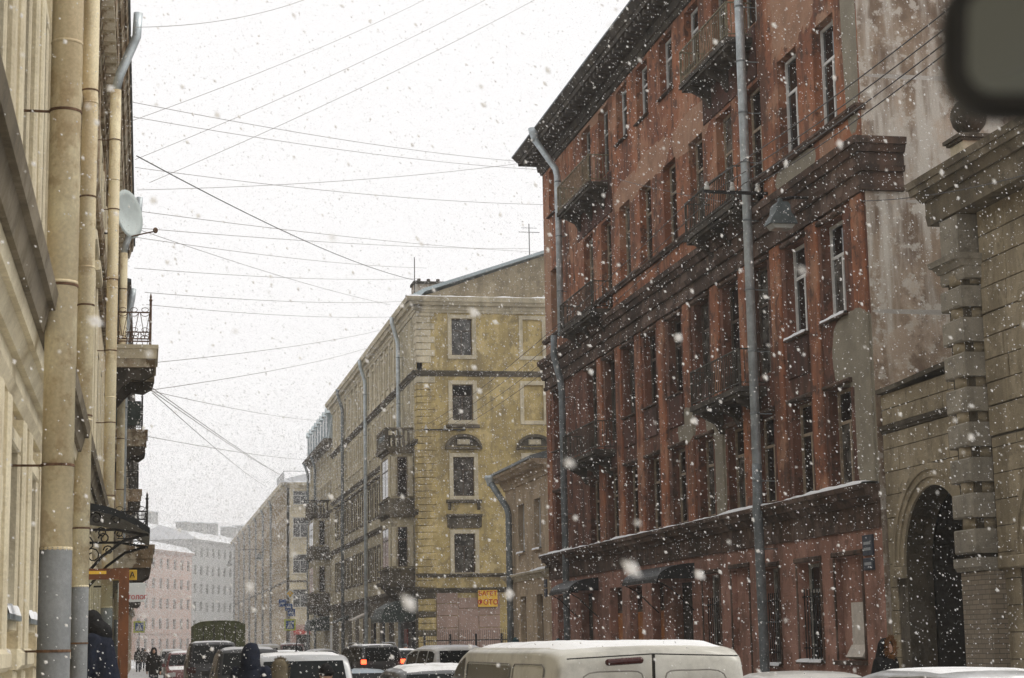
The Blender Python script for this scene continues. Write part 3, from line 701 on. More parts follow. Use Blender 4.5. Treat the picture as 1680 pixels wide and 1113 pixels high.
# ------------------------------------------------------------------ low two-storey house between the red and the yellow ones
LY = 74.4
low = tag(empty('low_house', (14.62, LY, 0), R(-90)), 'low two storey beige pink house squeezed between red and yellow buildings', 'building')
lw = LY-65.95
ups = [LY-y for y in (68.15, 71.2)]
lh = [(u-.62, u+.62, 5.38, 7.3) for u in ups]+[(u-.55, u+.55, 1.1, 3.68) for u in (LY-68.0, LY-71.1)]
wall(low, I4, lw, 0, 8.5, lh, 'low')
for h in lh: window(low, I4, *h, 'frame_white' if h[2] > 4 else 'frame_dark', sill='low', sill_snow=h[2] > 4, glass=('glass', 'glass'), trans=.62)
for h in lh[:2]: MB().box(h[0]+.02, h[1]-.02, .19, .2, h[2]+.5, h[2]+.53).build('glazing_bar', 'frame_white', low)
band(low, I4, 0, lw, [(4.28, 4.38, .05, .07), (4.38, 4.48, .12, .16), (4.48, 4.56, .22, .24)], 'ytrim', 'belt_course', e0=.6, ret=.1, snow=.07)
band(low, I4, 0, lw, [(8.05, 8.2, .06, .1), (8.2, 8.4, .14, .2), (8.4, 8.52, .42, .55), (8.52, 8.62, .62, .66)], 'low', 'eaves_cornice', e0=1, ret=.3)
MB().prism([(-.72, 8.63), (-.72, 8.72), (5, 10.4), (10, 8.9), (10, 8.63)], 'x', -.75, lw).build('roof', 'zinc_dark', low)
shell(low, I4, lw, 9.5, 0, 8.5, 'low')
MB().cbox(0, lw, -.06, .003, 0, .7, .02).build('plinth', 'stone_dark', low)
downpipe(low, I4, [(.55, -.72, 8.6), (.6, -.70, 8.35), (1.5, -.24, 7.3), (1.65, -.2, 7.0), (1.65, -.2, .3)], .13, 'zinc_dark', (6.6, 4.9, 3.2, 1.6))
MB().lathe([(.14, 0), (.15, .1), (.22, .3), (.24, .42)], 14).build('rain_hopper', 'zinc', low, T(.55, -.72, 8.25), True)
for z in (3.9, 3.55): MB().cbox(LY-67.0, LY-66.6, -.05, -.002, z, z+.3, .02).build('house_plaque', 'plaque', low)

# ------------------------------------------------------------------ yellow corner house
YX, YY = 14.45, 98.0
yel = tag(empty('ochre_corner_house', (YX, YY, 0)), 'five storey ochre corner house with cream window surrounds and quoins', 'building')
MS = I4                                   # side wall facing the viewer, u = X - 14.45
MF = T(0, 46.0, 0, R(-90))                # street front, u = 144 - Y
YW, YH = 16.0, 20.0
cols = [(1.95, 3.1), (5.95, 7.05), (9.6, 10.75), (13.2, 14.3)]
yr = [(5.62, 7.72), (9.76, 11.88), (13.9, 15.87), (17.5, 19.54)]
hs_ = [(a, b, c, d) for (a, b) in cols for (c, d) in yr]
blind = [h for h in hs_ if h[0] > 5 and h[2] > 13]
wall(yel, MS, YW, 4.75, YH, hs_, 'yellow', .25, blind=blind)
for h in hs_:
    if h in blind:
        o = MB().box(h[0], h[1], .095, .099, h[2], h[3]).build('blind_window', 'yellow', yel)
        a, b, c, d = h
        for q in ((a-.22, a-.001, c-.22, d+.22), (b+.001, b+.22, c-.22, d+.22), (a, b, d+.001, d+.22), (a, b, c-.22, c-.001)):
            MB().cbox(q[0], q[1], -.06, .002, q[2], q[3], .015).build('surround', 'ytrim', o)
        continue
    window(yel, MS, *h, 'frame_dark', .25, surround=(.22, .06, 'ytrim'), glass=('glass', 'glass', 'glass_curt'))
    uc = (h[0]+h[1])/2
    if h[2] < 6:       # straight hood with frieze
        MB().cbox(uc-.98, uc+.98, -.22, .002, 8.62, 8.78, .05).build('window_hood', 'ysoot', yel); MB().cbox(uc-.85, uc+.85, -.08, .002, 8.02, 8.61, .02).build('frieze_panel', 'ysoot', yel)
        for s_ in (-1, 1): MB().prism([(.0, 8.6), (-.2, 8.6), (-.1, 8.15), (0, 8.05)], 'x', uc+s_*.86-.08, uc+s_*.86+.08).build('hood_bracket', 'ysoot', yel)
    elif h[2] < 10:    # arched pediment and sill
        mb = MB(); n = 12
        pr = [(uc-1.0*math.cos(math.pi*i/n), 12.42+.72*math.sin(math.pi*i/n)) for i in range(n+1)]; pi_ = [(uc-.82*math.cos(math.pi*i/n), 12.50+.48*math.sin(math.pi*i/n)) for i in range(n+1)]
        for i in range(n):
            q = [pr[i], pr[i+1], pi_[i+1], pi_[i]]
            mb.add([(x, -.24, zz) for x, zz in q]+[(x, .002, zz) for x, zz in q], [(0, 1, 2, 3), (0, 4, 5, 1), (2, 6, 7, 3), (4, 7, 6, 5)])
        mb.box(uc-1.02, uc+1.02, -.22, .002, 12.3, 12.42); mb.build('arched_pediment', 'ysoot', yel)
        MB().add([(x, -.05, zz) for x, zz in pi_], [tuple(range(n+1))]).build('pediment_field', 'ysoot', yel)
        MB().cbox(uc-.35, uc+.35, -.16, -.052, 12.55, 12.85, .05).build('pediment_ornament', 'ytrim', yel)
        MB().cbox(uc-.98, uc+.98, -.2, .002, 9.38, 9.56, .05).build('window_ledge', 'ysoot', yel)
        for s_ in (-1, 1): MB().prism([(.0, 9.37), (-.16, 9.37), (-.06, 9.05), (0, 9.0)], 'x', uc+s_*.8-.08, uc+s_*.8+.08).build('ledge_bracket', 'ysoot', yel)
    elif h[2] < 14:
        MB().cbox(uc-.92, uc+.92, -.16, .002, 13.48, 13.66, .04).build('window_ledge', 'ysoot', yel)
# quoins: alternating long and short stones up the corner, on both fronts
z = 4.85; k = 0
while z < 19.7:
    lng = 1.0 if k % 2 == 0 else .78; mt = 'yellow' if z < 15.6 else 'ytrim'
    if not (16.3 < z < 16.7):
        MB().cbox(-.045, lng, -.045, .002, z, z+.34, .025).build('quoin', mt, yel)
        MB().cbox(46.0-lng*.9, 46.0-.0, -.045, .002, z, z+.34, .025).build('quoin', mt, yel, MF)
    z += .37; k += 1
band(yel, MS, 0, YW, [(16.32, 16.42, .05, .07), (16.42, 16.55, .12, .16), (16.55, 16.62, .2, .2)], 'ysoot', 'belt_course', e0=1, ret=.01)
band(yel, MS, 0, YW, [(5.38, 5.48, .05, .08), (5.48, 5.58, .14, .16)], 'ysoot', 'belt_course', e0=1, ret=.01)
band(yel, MS, 0, YW, [(4.55, 4.65, .05, .08), (4.65, 4.75, .16, .2), (4.75, 4.82, .24, .24)], 'ysoot', 'shop_cornice', e0=1, ret=.01)
CT = [(19.85, 20.0, .08, .14), (20.0, 20.22, .18, .2), (20.22, 20.4, .4, .48), (20.4, 20.66, .56, .62)]
band(yel, MS, 0, YW, CT, 'ytrim', 'roof_cornice', e0=1, ret=.3, snow=.08)
# rendered ground floor: pale pink shop front
wall(yel, MS, YW, 0, 4.55, [], 'yellow', .25, name='ground_floor_wall')
z = .75
while z < 4.2:
    for (a, b) in ((.95, 2.1), (3.25, 4.4)): MB().cbox(a, b, -.05, .002, z, z+.62, .015).build('shop_panel', 'pinkpanel', yel)
    z += .65
MB().cbox(2.12, 3.23, -.03, .002, .75, 3.7, .01).build('blind_window', 'pinkpanel', yel); MB().cbox(2.12, 3.23, -.05, .002, 3.72, 4.28, .015).build('shop_panel', 'pinkpanel', yel)
z = .3; k = 0
while z < 4.3:
    MB().cbox(-.05, .92, -.05, .002, z, z+.3, .03).build('quoin', 'yellow' if k % 3 else 'ysoot', yel); z += .33; k += 1
# gable over the side wall, roof, chimney
MB().add([(0.2, .3, 20.67), (16, .3, 20.67), (16, .3, 23.3), (10.5, .3, 24.4), (0.9, .3, 21.0), (.2, .3, 20.8)], [(0, 1, 2, 3, 4, 5)]).build('gable_wall', 'stone', yel)
MB().prism([(-.35, 20.67), (-.35, 20.80), (.5, 21.25), (10.5, 24.62), (16.4, 23.5), (16.4, 23.38), (10.5, 24.46), (.55, 21.08), (.1, 20.67)], 'y', .05, 46).build('roof', 'roof_blue', yel)
ch = MB().box(.35, 2.3, 3.0, 4.2, 20.8, 22.05).build('chimney', 'endwall', yel); MB().box(.28, 2.37, 2.93, 4.27, 22.051, 22.2).build('chimney_cap', 'soot', ch)
for k in range(3): MB().lathe([(.12, 22.2), (.1, 22.45)], 8, (.7+k*.55, 3.6, 0)).build('chimney_pot', 'soot', ch)
MB().tube([(.1, 1.2, 20.8), (.1, 1.2, 23.2)], .025, 6).build('roof_mast', 'iron', yel)
mb = MB().tube([(6.6, .8, 23.0), (6.6, .8, 25.2)], .025, 6); mb.box(6.0, 7.2, .79, .81, 24.7, 24.73); mb.box(6.15, 7.05, .79, .81, 24.95, 24.97); mb.build('roof_antenna', 'iron', yel)
# street front
fr_ = [46-y for y in (1.6,)]
fc = [46-(k*2.35+7.4) for k in range(16)]
fr2 = [(6.0, 7.9), (9.9, 11.9), (13.9, 15.9), (17.4, 19.4)]
fh = [(u-.6, u+.6, c, d) for u in fc for (c, d) in fr2]
wall(yel, MF, 46.0, 4.75, YH, fh, 'ystreet', .25, name='street_wall')
for h in fh: window(yel, MF, *h, 'frame_grey', .25, glass=('glass', 'glass', 'glass_curt'), surround=(.16, .07, 'ytrim') if h[2] > 13 else (.16, .07, 'ysoot'))
for u in fc:
    for (c, d) in fr2[1:2]: MB().cbox(u-.85, u+.85, -.22, .002, d+.28, d+.44, .05).build('window_hood', 'ysoot', yel, MF)
    for c in (16.75,): MB().cbox(u-.55, u+.55, -.06, .002, c, c+.4, .02).build('apron_panel', 'ytrim', yel, MF)
for i in range(len(fc)-1):
    MB().cbox((fc[i]+fc[i+1])/2-.2, (fc[i]+fc[i+1])/2+.2, -.12, .002, 16.7, 19.8, .02).build('pilaster_strip', 'ytrim', yel, MF)
for tz in ([(16.32, 16.42, .05, .07), (16.42, 16.55, .14, .2), (16.55, 16.62, .26, .26)], [(12.6, 12.72, .06, .1), (12.72, 12.85, .16, .2)], [(8.75, 8.9, .06, .1), (8.9, 9.05, .18, .22)], [(4.5, 4.7, .06, .1), (4.7, 4.9, .22, .26)]):
    band(yel, MF, 0, 46.0, tz, 'ysoot', 'belt_course', e1=1, ret=.01)
band(yel, MF, 0, 46.0, CT, 'ytrim', 'roof_cornice', e1=1, ret=.3)
sh = [(46-y-1.1, 46-y+1.1, .4, 3.6) for y in (9, 13.5, 18, 22.5, 27, 31.5, 36, 40.5)]
wall(yel, MF, 46.0, 0, 4.5, sh, 'ysoot', .3, name='ground_floor_wall')
for h in sh:
    window(yel, MF, *h, 'frame_dark', .3, mull=1, trans=.75)
for y in (12, 24, 36): 
    a = 46-y-1.6; MB().prism([(-.02, 3.95), (-1.0, 3.5), (-1.0, 3.42), (-.02, 3.8)], 'x', a, a+3.2).build('shop_awning', 'canopy_green' if y != 24 else 'board', yel, MF)
shell(yel, MS, YW, 45.6, 0, 20.0, 'ystreet')
for y, zt in ((5.6, 20.3), (21.8, 20.3), (36.2, 20.3)):
    u = 46-y
    downpipe(yel, MF, [(u+.4, -.68, 20.5), (u+.3, -.62, 20.1), (u, -.3, 19.2), (u, -.26, 18.9), (u, -.26, .4)], .12, 'zinc' if y < 30 else 'zinc_dark', (18.2, 15.5, 12, 9, 6, 3))
# bay windows on the street front
def oriel(root, M, u0, u1, p, zs, top_rail=True, green=False):
    o = MB().box(u0, u1, -p, .01, zs[0], zs[-1]).build('bay_window', 'ystreet', root, M)
    for za, zb in zip(zs[:-1], zs[1:]):
        band(o, I4, u0, u1, [(za-.02, za+.12, p+.05, p+.1), (za+.12, za+.3, p+.3, p+.34), (za+.3, za+.9, p+.12, p+.12), (za+.9, za+1.0, p+.2, p+.22)], 'ysoot', 'bay_ledge', e0=.12, e1=.12, ret=.0)
        z0, z1 = za+1.1, zb-.55
        for f in (0, 1):
            # camera-side cheek: pilasters and a tall window
            MM = T(u1+.002, 0, 0, R(90)) if f == 0 else I4
            n_ = p if f == 0 else u1-u0; off = -p if f == 0 else u0
            MMx = MM
            MB().cbox(off+.05, off+.3, -.09, .0, z0, z1, .02).build('bay_pilaster', 'ytrim', o, MM if f == 0 else T(0, -p-.002, 0))
            MB().cbox(off+n_-.3, off+n_-.05, -.09, .0, z0, z1, .02).build('bay_pilaster', 'ytrim', o, MM if f == 0 else T(0, -p-.002, 0))
            k2 = 1 if f == 0 else 2
            for q in range(k2):
                a = off+.36+(n_-.72)*q/k2+.03; b = off+.36+(n_-.72)*(q+1)/k2-.03
                w_ = MB().box(a, b, -.03, .0, z0, z1).build('bay_casement', 'frame_dark', o, MM if f == 0 else T(0, -p-.002, 0))
                MB().box(a+.06, b-.06, -.036, -.0305, z0+.06, z0+(z1-z0)*.66).build('pane', 'glass', o, MM if f == 0 else T(0, -p-.002, 0))
                MB().box(a+.06, b-.06, -.036, -.0305, z0+(z1-z0)*.7, z1-.06).build('pane', 'glass', o, MM if f == 0 else T(0, -p-.002, 0))
    zt = zs[-1]
    band(o, I4, u0, u1, [(zt-.35, zt-.2, p+.06, p+.15), (zt-.2, zt, p+.3, p+.34)], 'ysoot', 'bay_cornice', e0=.1, e1=.1, ret=.0)
    mb = MB(); mb.box(u0-.1, u1+.1, -p-.28, -p-.1, zt+.9, zt+1.05)
    for u in (u0-.1, u1-.08): mb.box(u, u+.18, -p-.098, -.01, zt+.9, zt+1.05); mb.box(u, u+.18, -p-.28, -p-.1, zt+.002, zt+.898)
    n = int((u1-u0)/.28)
    for i in range(1, n): mb.lathe([(.05, zt+.002), (.09, zt+.3), (.05, zt+.6), (.07, zt+.899)], 8, (u0+(u1-u0)*i/n, -p-.19, 0))
    for i in range(1, int(p/.28)+1):
        for u in (u0-.01, u1+.01): mb.lathe([(.05, zt+.002), (.09, zt+.3), (.05, zt+.6), (.07, zt+.899)], 8, (u, -p+i*.28-.1, 0))
    mb.build('balustrade', 'ysoot', o)
    MB().prism([(.0, zs[0]-.02), (-p-.05, zs[0]-.02), (-p*.7, zs[0]-.45), (0, zs[0]-1.0)], 'x', u0+.1, u1-.1).build('bay_corbel', 'ysoot', o)
    return o
oriel(yel, MF, 46-5.2, 46-1.5, 1.3, (4.95, 8.75, 12.6))
MB().cbox(46-4.6, 46-2.0, -1.55, -1.5, 12.95, 13.35, .01).build('green_panel', 'canopy_green', yel, MF)
# dark porch under the bay window
pc = MB().prism([(0, 4.3), (-1.0, 4.2), (-1.7, 3.8), (-1.9, 3.2), (-1.9, 3.08), (0, 3.08)], 'x', 46-5.6, 46-1.2).build('porch_canopy', 'canopy_green', yel, MF)
for u in (46-5.4, 46-1.45): MB().box(u, u+.14, -1.8, -1.66, 0, 3.07).build('porch_post', 'canopy', pc)
MB().box(46-5.4, 46-1.4, -.2, -.02, .1, 3.07).build('porch_back', 'canopy', pc); MB().cbox(46-4.0, 46-2.8, -.26, -.2, .15, 2.7, .02).build('red_door', 'redpaint', pc)

# ------------------------------------------------------------------ mansard house beyond the yellow one
MY1 = 164.0
man = tag(empty('mansard_house', (14.45, MY1, 0), R(-90)), 'grey beige house with blue grey mansard and bay window beyond ochre house', 'building')
mw = MY1-144.02
mc = [1.5+k*2.45 for k in range(8)]
mr = [(6.0, 7.8), (9.6, 11.4), (13.0, 14.8), (15.9, 17.4)]
mh = [(u-.6, u+.6, c, d) for u in mc for (c, d) in mr]
wall(man, I4, mw, 0, 18.0, mh, 'ystreet', .25)
for h in mh: window(man, I4, *h, 'frame_grey', .25, glass=('glass', 'glass_curt'), surround=(.15, .07, 'ytrim'))
for tz in ([(4.5, 4.7, .06, .1), (4.7, 4.9, .22, .26)], [(8.5, 8.65, .06, .1), (8.65, 8.8, .18, .2)], [(12.2, 12.4, .06, .15)], [(17.4, 17.7, .1, .25), (17.7, 18.0, .5, .7)]):
    band(man, I4, 0, mw, tz, 'ysoot', 'belt_course', e0=1, ret=.2)
MB().prism([(-.3, 18.01), (.1, 20.6), (.6, 20.8), (10, 20.8), (10, 18.01)], 'x', -.3, mw).build('mansard_roof', 'roof_blue', man)
for u in mc:
    d = MB().box(u-.55, u+.55, -.35, .5, 18.2, 20.1).build('dormer', 'roof_blue', man); MB().cbox(u-.38, u+.38, -.37, -.352, 18.5, 19.8, .005).build('pane', 'glass_far', d); MB().prism([(u-.7, 20.1), (u, 20.55), (u+.7, 20.1)], 'y', -.45, .6).build('dormer_roof', 'roof_blue', d)
shell(man, I4, mw, 11, 0, 18.0, 'ystreet')
oriel(man, I4, mw-7.5, mw-2.5, 1.2, (4.9, 8.6, 12.2))
MB().prism([(0, 4.2), (-1.5, 3.8), (-1.6, 3.1), (-1.6, 3.0), (0, 3.0)], 'x', mw-7.4, mw-2.6).build('porch_canopy', 'canopy_green', man)
for u in (mw-12.5, .6): downpipe(man, I4, [(u, -.6, 17.9), (u, -.3, 17.0), (u, -.25, 16.7), (u, -.25, .4)], .12, 'zinc_dark', (15, 11, 7, 3))
MB().cbox(mw-1.8, mw-.4, -.04, .002, .3, 3.4, .01).build('shop_front', 'frame_white', man)

# ------------------------------------------------------------------ long tan house further down
TY1 = 296.0
tan = tag(empty('long_tan_house', (14.0, 186.0, 0)), 'long hazy tan house with white framed windows past the second crossing', 'building')
TF = T(0, TY1-186.0, 0, R(-90)); tw = TY1-186.0
tr_ = [(5.6, 7.4), (9.0, 10.9), (12.6, 14.6), (15.9, 17.3)]
tc = [tw-(2.2+k*3.0) for k in range(36)]
th = [(u-.65, u+.65, c, d) for u in tc for (c, d) in tr_[:4]]
wall(tan, TF, tw, 0, 18.0, th, 'tan', .25, name='street_wall')
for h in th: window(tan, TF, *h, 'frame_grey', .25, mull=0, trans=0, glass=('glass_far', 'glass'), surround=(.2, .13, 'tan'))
ts = [(u-.75, u+.75, c, d) for u in (1.4, 4.6, 7.8) for (c, d) in tr_]
wall(tan, I4, 10.5, 3.9, 18.0, ts, 'ytrim', .25, name='side_wall')
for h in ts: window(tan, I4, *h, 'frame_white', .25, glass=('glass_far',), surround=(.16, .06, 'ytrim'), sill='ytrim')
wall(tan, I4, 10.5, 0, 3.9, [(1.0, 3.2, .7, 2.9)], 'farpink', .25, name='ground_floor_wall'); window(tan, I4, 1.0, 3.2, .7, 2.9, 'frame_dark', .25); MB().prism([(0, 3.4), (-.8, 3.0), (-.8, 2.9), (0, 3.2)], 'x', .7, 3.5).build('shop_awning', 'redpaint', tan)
for M_, w_, e in ((I4, 10.5, (1, 0)), (TF, tw, (0, 1))):
    band(tan, M_, 0, w_, [(8.1, 8.3, .06, .12)], 'ysoot', 'belt_course', e0=e[0], e1=e[1], ret=.01)
    band(tan, M_, 0, w_, [(17.6, 17.8, .1, .2), (17.8, 18.1, .5, .65)], 'ytrim', 'roof_cornice', e0=e[0], e1=e[1], ret=.3, snow=.1)
MB().prism([(-.6, 18.12), (.2, 18.6), (5.5, 19.8), (11, 18.3), (11, 18.12)], 'y', -.4, tw).build('roof', 'roofsnow', tan)
mb = MB()
for k in range(9): mb.box(-.3, -.25, k*1.2, k*1.2+.05, 18.3, 19.3)
mb.box(-.3, -.26, 0, 10, 19.25, 19.3); mb.box(-.29, 6, -.02, .02, 19.26, 19.3); mb.build('roof_rail', 'iron', tan)
shell(tan, I4, 10.5, tw-.4, 0, 18.0, 'tan')
for u in range(6, 104, 14): downpipe(tan, TF, [(u, -.5, 17.9), (u, -.25, 17.2), (u, -.22, .5)], .13, 'zinc_dark')

# ------------------------------------------------------------------ far houses closing the street
def farhouse(name, label, A, B, H, mat, nwin, storeys, roof_h, extra=()):
    A, B = Vector(A), Vector(B); d = (B-A); w_ = d.length; rz = math.atan2(d.y, d.x)
    r_ = tag(empty(name, (A.x, A.y, 0), rz), label, 'building')
    hh = []; sh_ = (H-1.2)/storeys
    for i in range(nwin):
        for k in range(storeys):
            u = (i+.5)*w_/nwin; z0_ = .6+k*sh_+.9; hh.append((u-.6, u+.6, z0_, z0_+sh_*.52))
    wall(r_, I4, w_, 0, H, hh, mat, .3)
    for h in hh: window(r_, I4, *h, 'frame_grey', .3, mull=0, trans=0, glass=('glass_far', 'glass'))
    band(r_, I4, 0, w_, [(H-.5, H-.2, .1, .3), (H-.2, H+.05, .5, .6)], mat, 'roof_cornice', ret=.3, snow=.25)
    band(r_, I4, 0, w_, [(.6+sh_*1.02, .6+sh_*1.1, .12, .16)], mat, 'belt_course', ret=.01)
    MB().prism([(-.5, H+.06), (1.0, H+roof_h*.5), (6, H+roof_h), (12, H+.06)], 'x', 0, w_).build('roof', 'roofsnow', r_)
    shell(r_, I4, w_, 12, 0, H, mat)
    for (u, wd, hh_, mt) in extra:
        MB().box(u, u+wd, 2.2, 4.2, H+.5, H+roof_h+hh_).build('roof_dormer' if wd > 1.5 else 'chimney', mt, r_)
        MB().box(u-.15, u+wd+.15, 2.0, 4.4, H+roof_h+hh_+.002, H+roof_h+hh_+.2).build('roof_snow_cap', 'roofsnow', r_)
    return r_
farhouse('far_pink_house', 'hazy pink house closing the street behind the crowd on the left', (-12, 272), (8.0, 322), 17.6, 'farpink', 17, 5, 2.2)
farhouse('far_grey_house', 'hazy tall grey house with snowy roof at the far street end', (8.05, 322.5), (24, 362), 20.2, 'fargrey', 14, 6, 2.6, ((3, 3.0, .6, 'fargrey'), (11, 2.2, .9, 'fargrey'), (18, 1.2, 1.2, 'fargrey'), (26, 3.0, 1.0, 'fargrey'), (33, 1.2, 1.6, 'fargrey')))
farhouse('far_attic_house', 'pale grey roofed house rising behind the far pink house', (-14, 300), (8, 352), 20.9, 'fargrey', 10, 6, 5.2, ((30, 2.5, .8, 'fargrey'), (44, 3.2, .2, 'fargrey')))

# ------------------------------------------------------------------ cream house on the left
LX = -1.0
lft = tag(empty('cream_left_house', (LX, -30, 0), R(90)), 'cream stucco house on the left with thick painted drainpipes', 'building')
LW = 54.0+30.0
def U(y): return y+30.0
hz = []
lw1 = [U(y) for y in (11.2, 13.6, 16.0, 18.4, 20.8, 27.2, 29.6, 32.0, 36, 38.4, 41.5, 44, 46.5, 49, 51.5)]
for u in lw1:
    hz += [(u-.55, u+.55, 2.25, 3.45), (u-.55, u+.55, 5.3, 7.6), (u-.55, u+.55, 9.6, 11.6)]
hz.append((U(24.3), U(25.7), .55, 3.05))
wall(lft, I4, LW, 0, 13.6, hz, 'cream', .3)
shell(lft, I4, LW, 12, 0, 13.6, 'cream')
for h in hz[:-1]:
    window(lft, I4, *h, 'frame_wood', .3, glass=('glass', 'glass_curt'), surround=(.13, .07, 'cream_trim'), sill='zinc_dark', sill_snow=h[2] < 3)
for u in lw1:
    if u > U(34): continue
    for s_ in (-1, 1):
        MB().cbox(u+s_*.82-.1, u+s_*.82+.1, -.10, .002, 1.95, 3.72, .02).build('pilaster', 'cream_trim', lft)
        MB().cbox(u+s_*.82-.12, u+s_*.82+.12, -.12, .002, 4.75, 8.3, .02).build('pilaster', 'cream_trim', lft)
    for k in range(4):
        z = .7+k*.72
        for x in (u+1.06,): 
            MB().cbox(x, x+.28, -.075, .002, z, z+.3, .03).build('rustic_block', 'cream_trim', lft); MB().cbox(x+.02, x+.26, -.045, .002, z+.36, z+.6, .02).build('rustic_block', 'cream', lft)
    MB().cbox(u-.75, u+.75, -.2, .002, 1.86, 2.0, .03).build('window_ledge', 'cream_trim', lft)
    for s_ in (-.55, .4): MB().cbox(u+s_, u+s_+.16, -.15, .002, 1.6, 1.858, .02).build('ledge_bracket', 'cream_trim', lft)
    MB().cbox(u-.8, u+.8, -.2, .002, 8.32, 8.5, .03).build('window_hood', 'cream_trim', lft)
band(lft, I4, 0, LW, [(3.78, 3.86, .05, .09), (3.86, 4.02, .07, .07), (4.02, 4.12, .12, .17), (4.12, 4.22, .21, .23)], 'cream_trim', 'middle_cornice', e1=.0, ret=.01)
band(lft, I4, 0, LW, [(4.221, 4.38, .27, .31), (4.38, 4.5, .35, .37)], 'stone_mid', 'cornice_drip', e1=.0, ret=.01)
band(lft, I4, 0, LW, [(1.3, 1.42, .06, .08)], 'cream_trim', 'plinth_course', ret=.01)
band(lft, I4, U(24), LW, [(8.95, 9.1, .08, .12), (9.1, 9.22, .18, .22)], 'brownstone', 'upper_belt', ret=.01)
# flaking upper storey and heavy eaves
for k, u in enumerate([U(y) for y in (22.4, 34.1, 40, 43, 45.3, 47.8, 50.2, 53)]):
    MB().cbox(u-.5, u+.5, -.05-.01*(k % 2), .002, 9.75, 12.6, .02).build('flaking_pier', 'brownstone', lft)
band(lft, I4, U(20), LW, [(12.5, 12.65, .07, .10), (12.65, 12.9, .13, .16), (12.9, 13.05, .24, .34), (13.05, 13.3, .37, .40), (13.3, 13.5, .44, .5), (13.5, 13.66, .53, .56)], 'brownstone', 'eaves_cornice', e1=0, ret=.2)
eb = MB().box(0, .22, -.36, -.15, 12.66, 12.95).mesh('eaves_bracket', 'brownstone'); u = U(20.3)
while u < LW-.3: link('eaves_bracket', eb, lft, T(u, 0, 0)); u += .62
band(lft, I4, 0, U(20)-.01, [(12.5, 12.7, .08, .15), (12.7, 13.2, .3, .4), (13.2, 13.66, .5, .6)], 'cream_trim', 'eaves_cornice', ret=.2)
MB().prism([(-.6, 13.67), (-.6, 13.74), (6, 15.6), (12, 13.7)], 'x', 0, LW).build('roof', 'roof', lft)
# painted drainpipes with straps
for y, r_, zt in ((13.35, .112, 12.1), (21.6, .094, 12.1), (33.2, .100, 12.1), (47.6, .100, 12.1)):
    u = U(y); Yp = {13.35: -.385, 21.6: -.285}.get(y, -.36)
    top = [(u, -.74, zt+1.5), (u, -.72, zt+1.05), (u, Yp-.06, zt+.28), (u, Yp, zt)]
    o = downpipe(lft, I4, top, r_*.85, 'zinc', name='pipe_elbow')
    d = MB().tube([(u, Yp, zt), (u, Yp, 2.7)], r_, 20).build('drainpipe', 'pipe_cream', lft, None, True)
    MB().tube([(u, Yp, 2.698), (u, Yp, .1)], r_+.003, 20).build('painted_foot', 'pipe_grey', d, None, True)
    z = 1.98 if y < 14 else 2.05
    while z < zt-.3:
        mb = MB(); mb.lathe([(r_+.004, z-.010), (r_+.007, z-.008), (r_+.007, z+.008), (r_+.004, z+.010)], 20, (u, Yp, 0)); mb.box(u-.008, u+.008, Yp+r_*.9, .0, z-.008, z+.008); mb.build('strap', 'rust', d); z += 1.3
    for z in (2.69, 4.6, 6.4, 8.4, 10.4): MB().lathe([(r_+.002, z-.012), (r_+.005, z), (r_+.002, z+.012)], 20, (u, Yp, 0)).build('pipe_joint', 'pipe_cream', d, None, True)
# entrance: stoop, open glazed door, iron canopy
MB().box(U(22.8), U(26.6), -1.0, -.002, 0.13, .55).build('door_stoop', 'stone_grey', lft)
for k in range(2): MB().box(U(22.8)-.3*(2-k)+.001, U(22.8)-.3*(1-k), -1.0, -.002, 0.13, .26+.14*k).build('stoop_step', 'stone_grey', lft)
DH0, DH1 = .56, 3.0
DM = T(U(24.32), -.02, 0, R(-90))
dr = MB(); dr.box(0, .09, -.035, .035, DH0, DH1); dr.box(.66, .79, -.035, .035, DH0, DH1); dr.box(.091, .659, -.035, .035, DH1-.14, DH1); dr.box(.091, .659, -.035, .035, DH0, DH0+.55)
door = dr.build('shop_door', 'wood_brown', lft, DM)
MB().box(.092, .658, -.006, .006, DH0+.551, DH1-.141).build('door_glass', 'door_glass', door)
MB().box(.27, .5, -.0372, -.0352, DH1-.07, DH1-.03).build('door_badge', 'sign_yellow', door); MB().tube([(.69, -.05, 1.45), (.69, -.09, 1.5), (.69, -.09, 1.8), (.69, -.05, 1.85)], .012, 6).build('door_pull', 'rust', door)
mb = MB(); n = 9; c0, c1 = U(26.2), U(29.6)
pts = [[(u, -.02-1.05*i/n, 4.0-.36*(i/n)**2.2) for i in range(n+1)] for u in (c0, c1)]; mb.grid(pts)
pt2 = [[(u, y, z-.10 if i < n else z-.08) for i, (u, y, z) in enumerate(row)] for row in pts]; mb.grid(pt2)
for row, r2 in zip(pts, pt2): mb.grid([row, r2])
mb.grid([[pts[0][n], pts[1][n]], [pt2[0][n], pt2[1][n]]])
can = mb.build('iron_canopy', 'canopy', lft)
for u in (c0+.06, c1-.06):
    MB().tube([(u, -.02, 3.62), (u, -.6, 3.62), (u, -1.05, 3.54)], .02, 6).build('canopy_bar', 'iron', can)
    MB().tube([(u, -.04, 2.75), (u, -.16, 2.95), (u, -.42, 3.25), (u, -.7, 3.46), (u, -1.03, 3.55)], .022, 6).build('canopy_bracket', 'iron', can)
    mb = MB()
    for (yy, zz, rr) in ((-.2, 3.42, .13), (-.44, 3.5, .08), (-.13, 3.12, .08), (-.33, 3.78, .09), (-.6, 3.76, .07), (-.1, 3.78, .08)):
        mb.tube([(u, yy+rr*math.cos(t*.7)*(1-t*.06), zz+rr*math.sin(t*.7)*(1-t*.06)) for t in range(12)], .011, 5)
    mb.ell((u, -.06, 2.72), (.05, .06, .09), 8, 6); mb.build('scrollwork', 'iron', can)
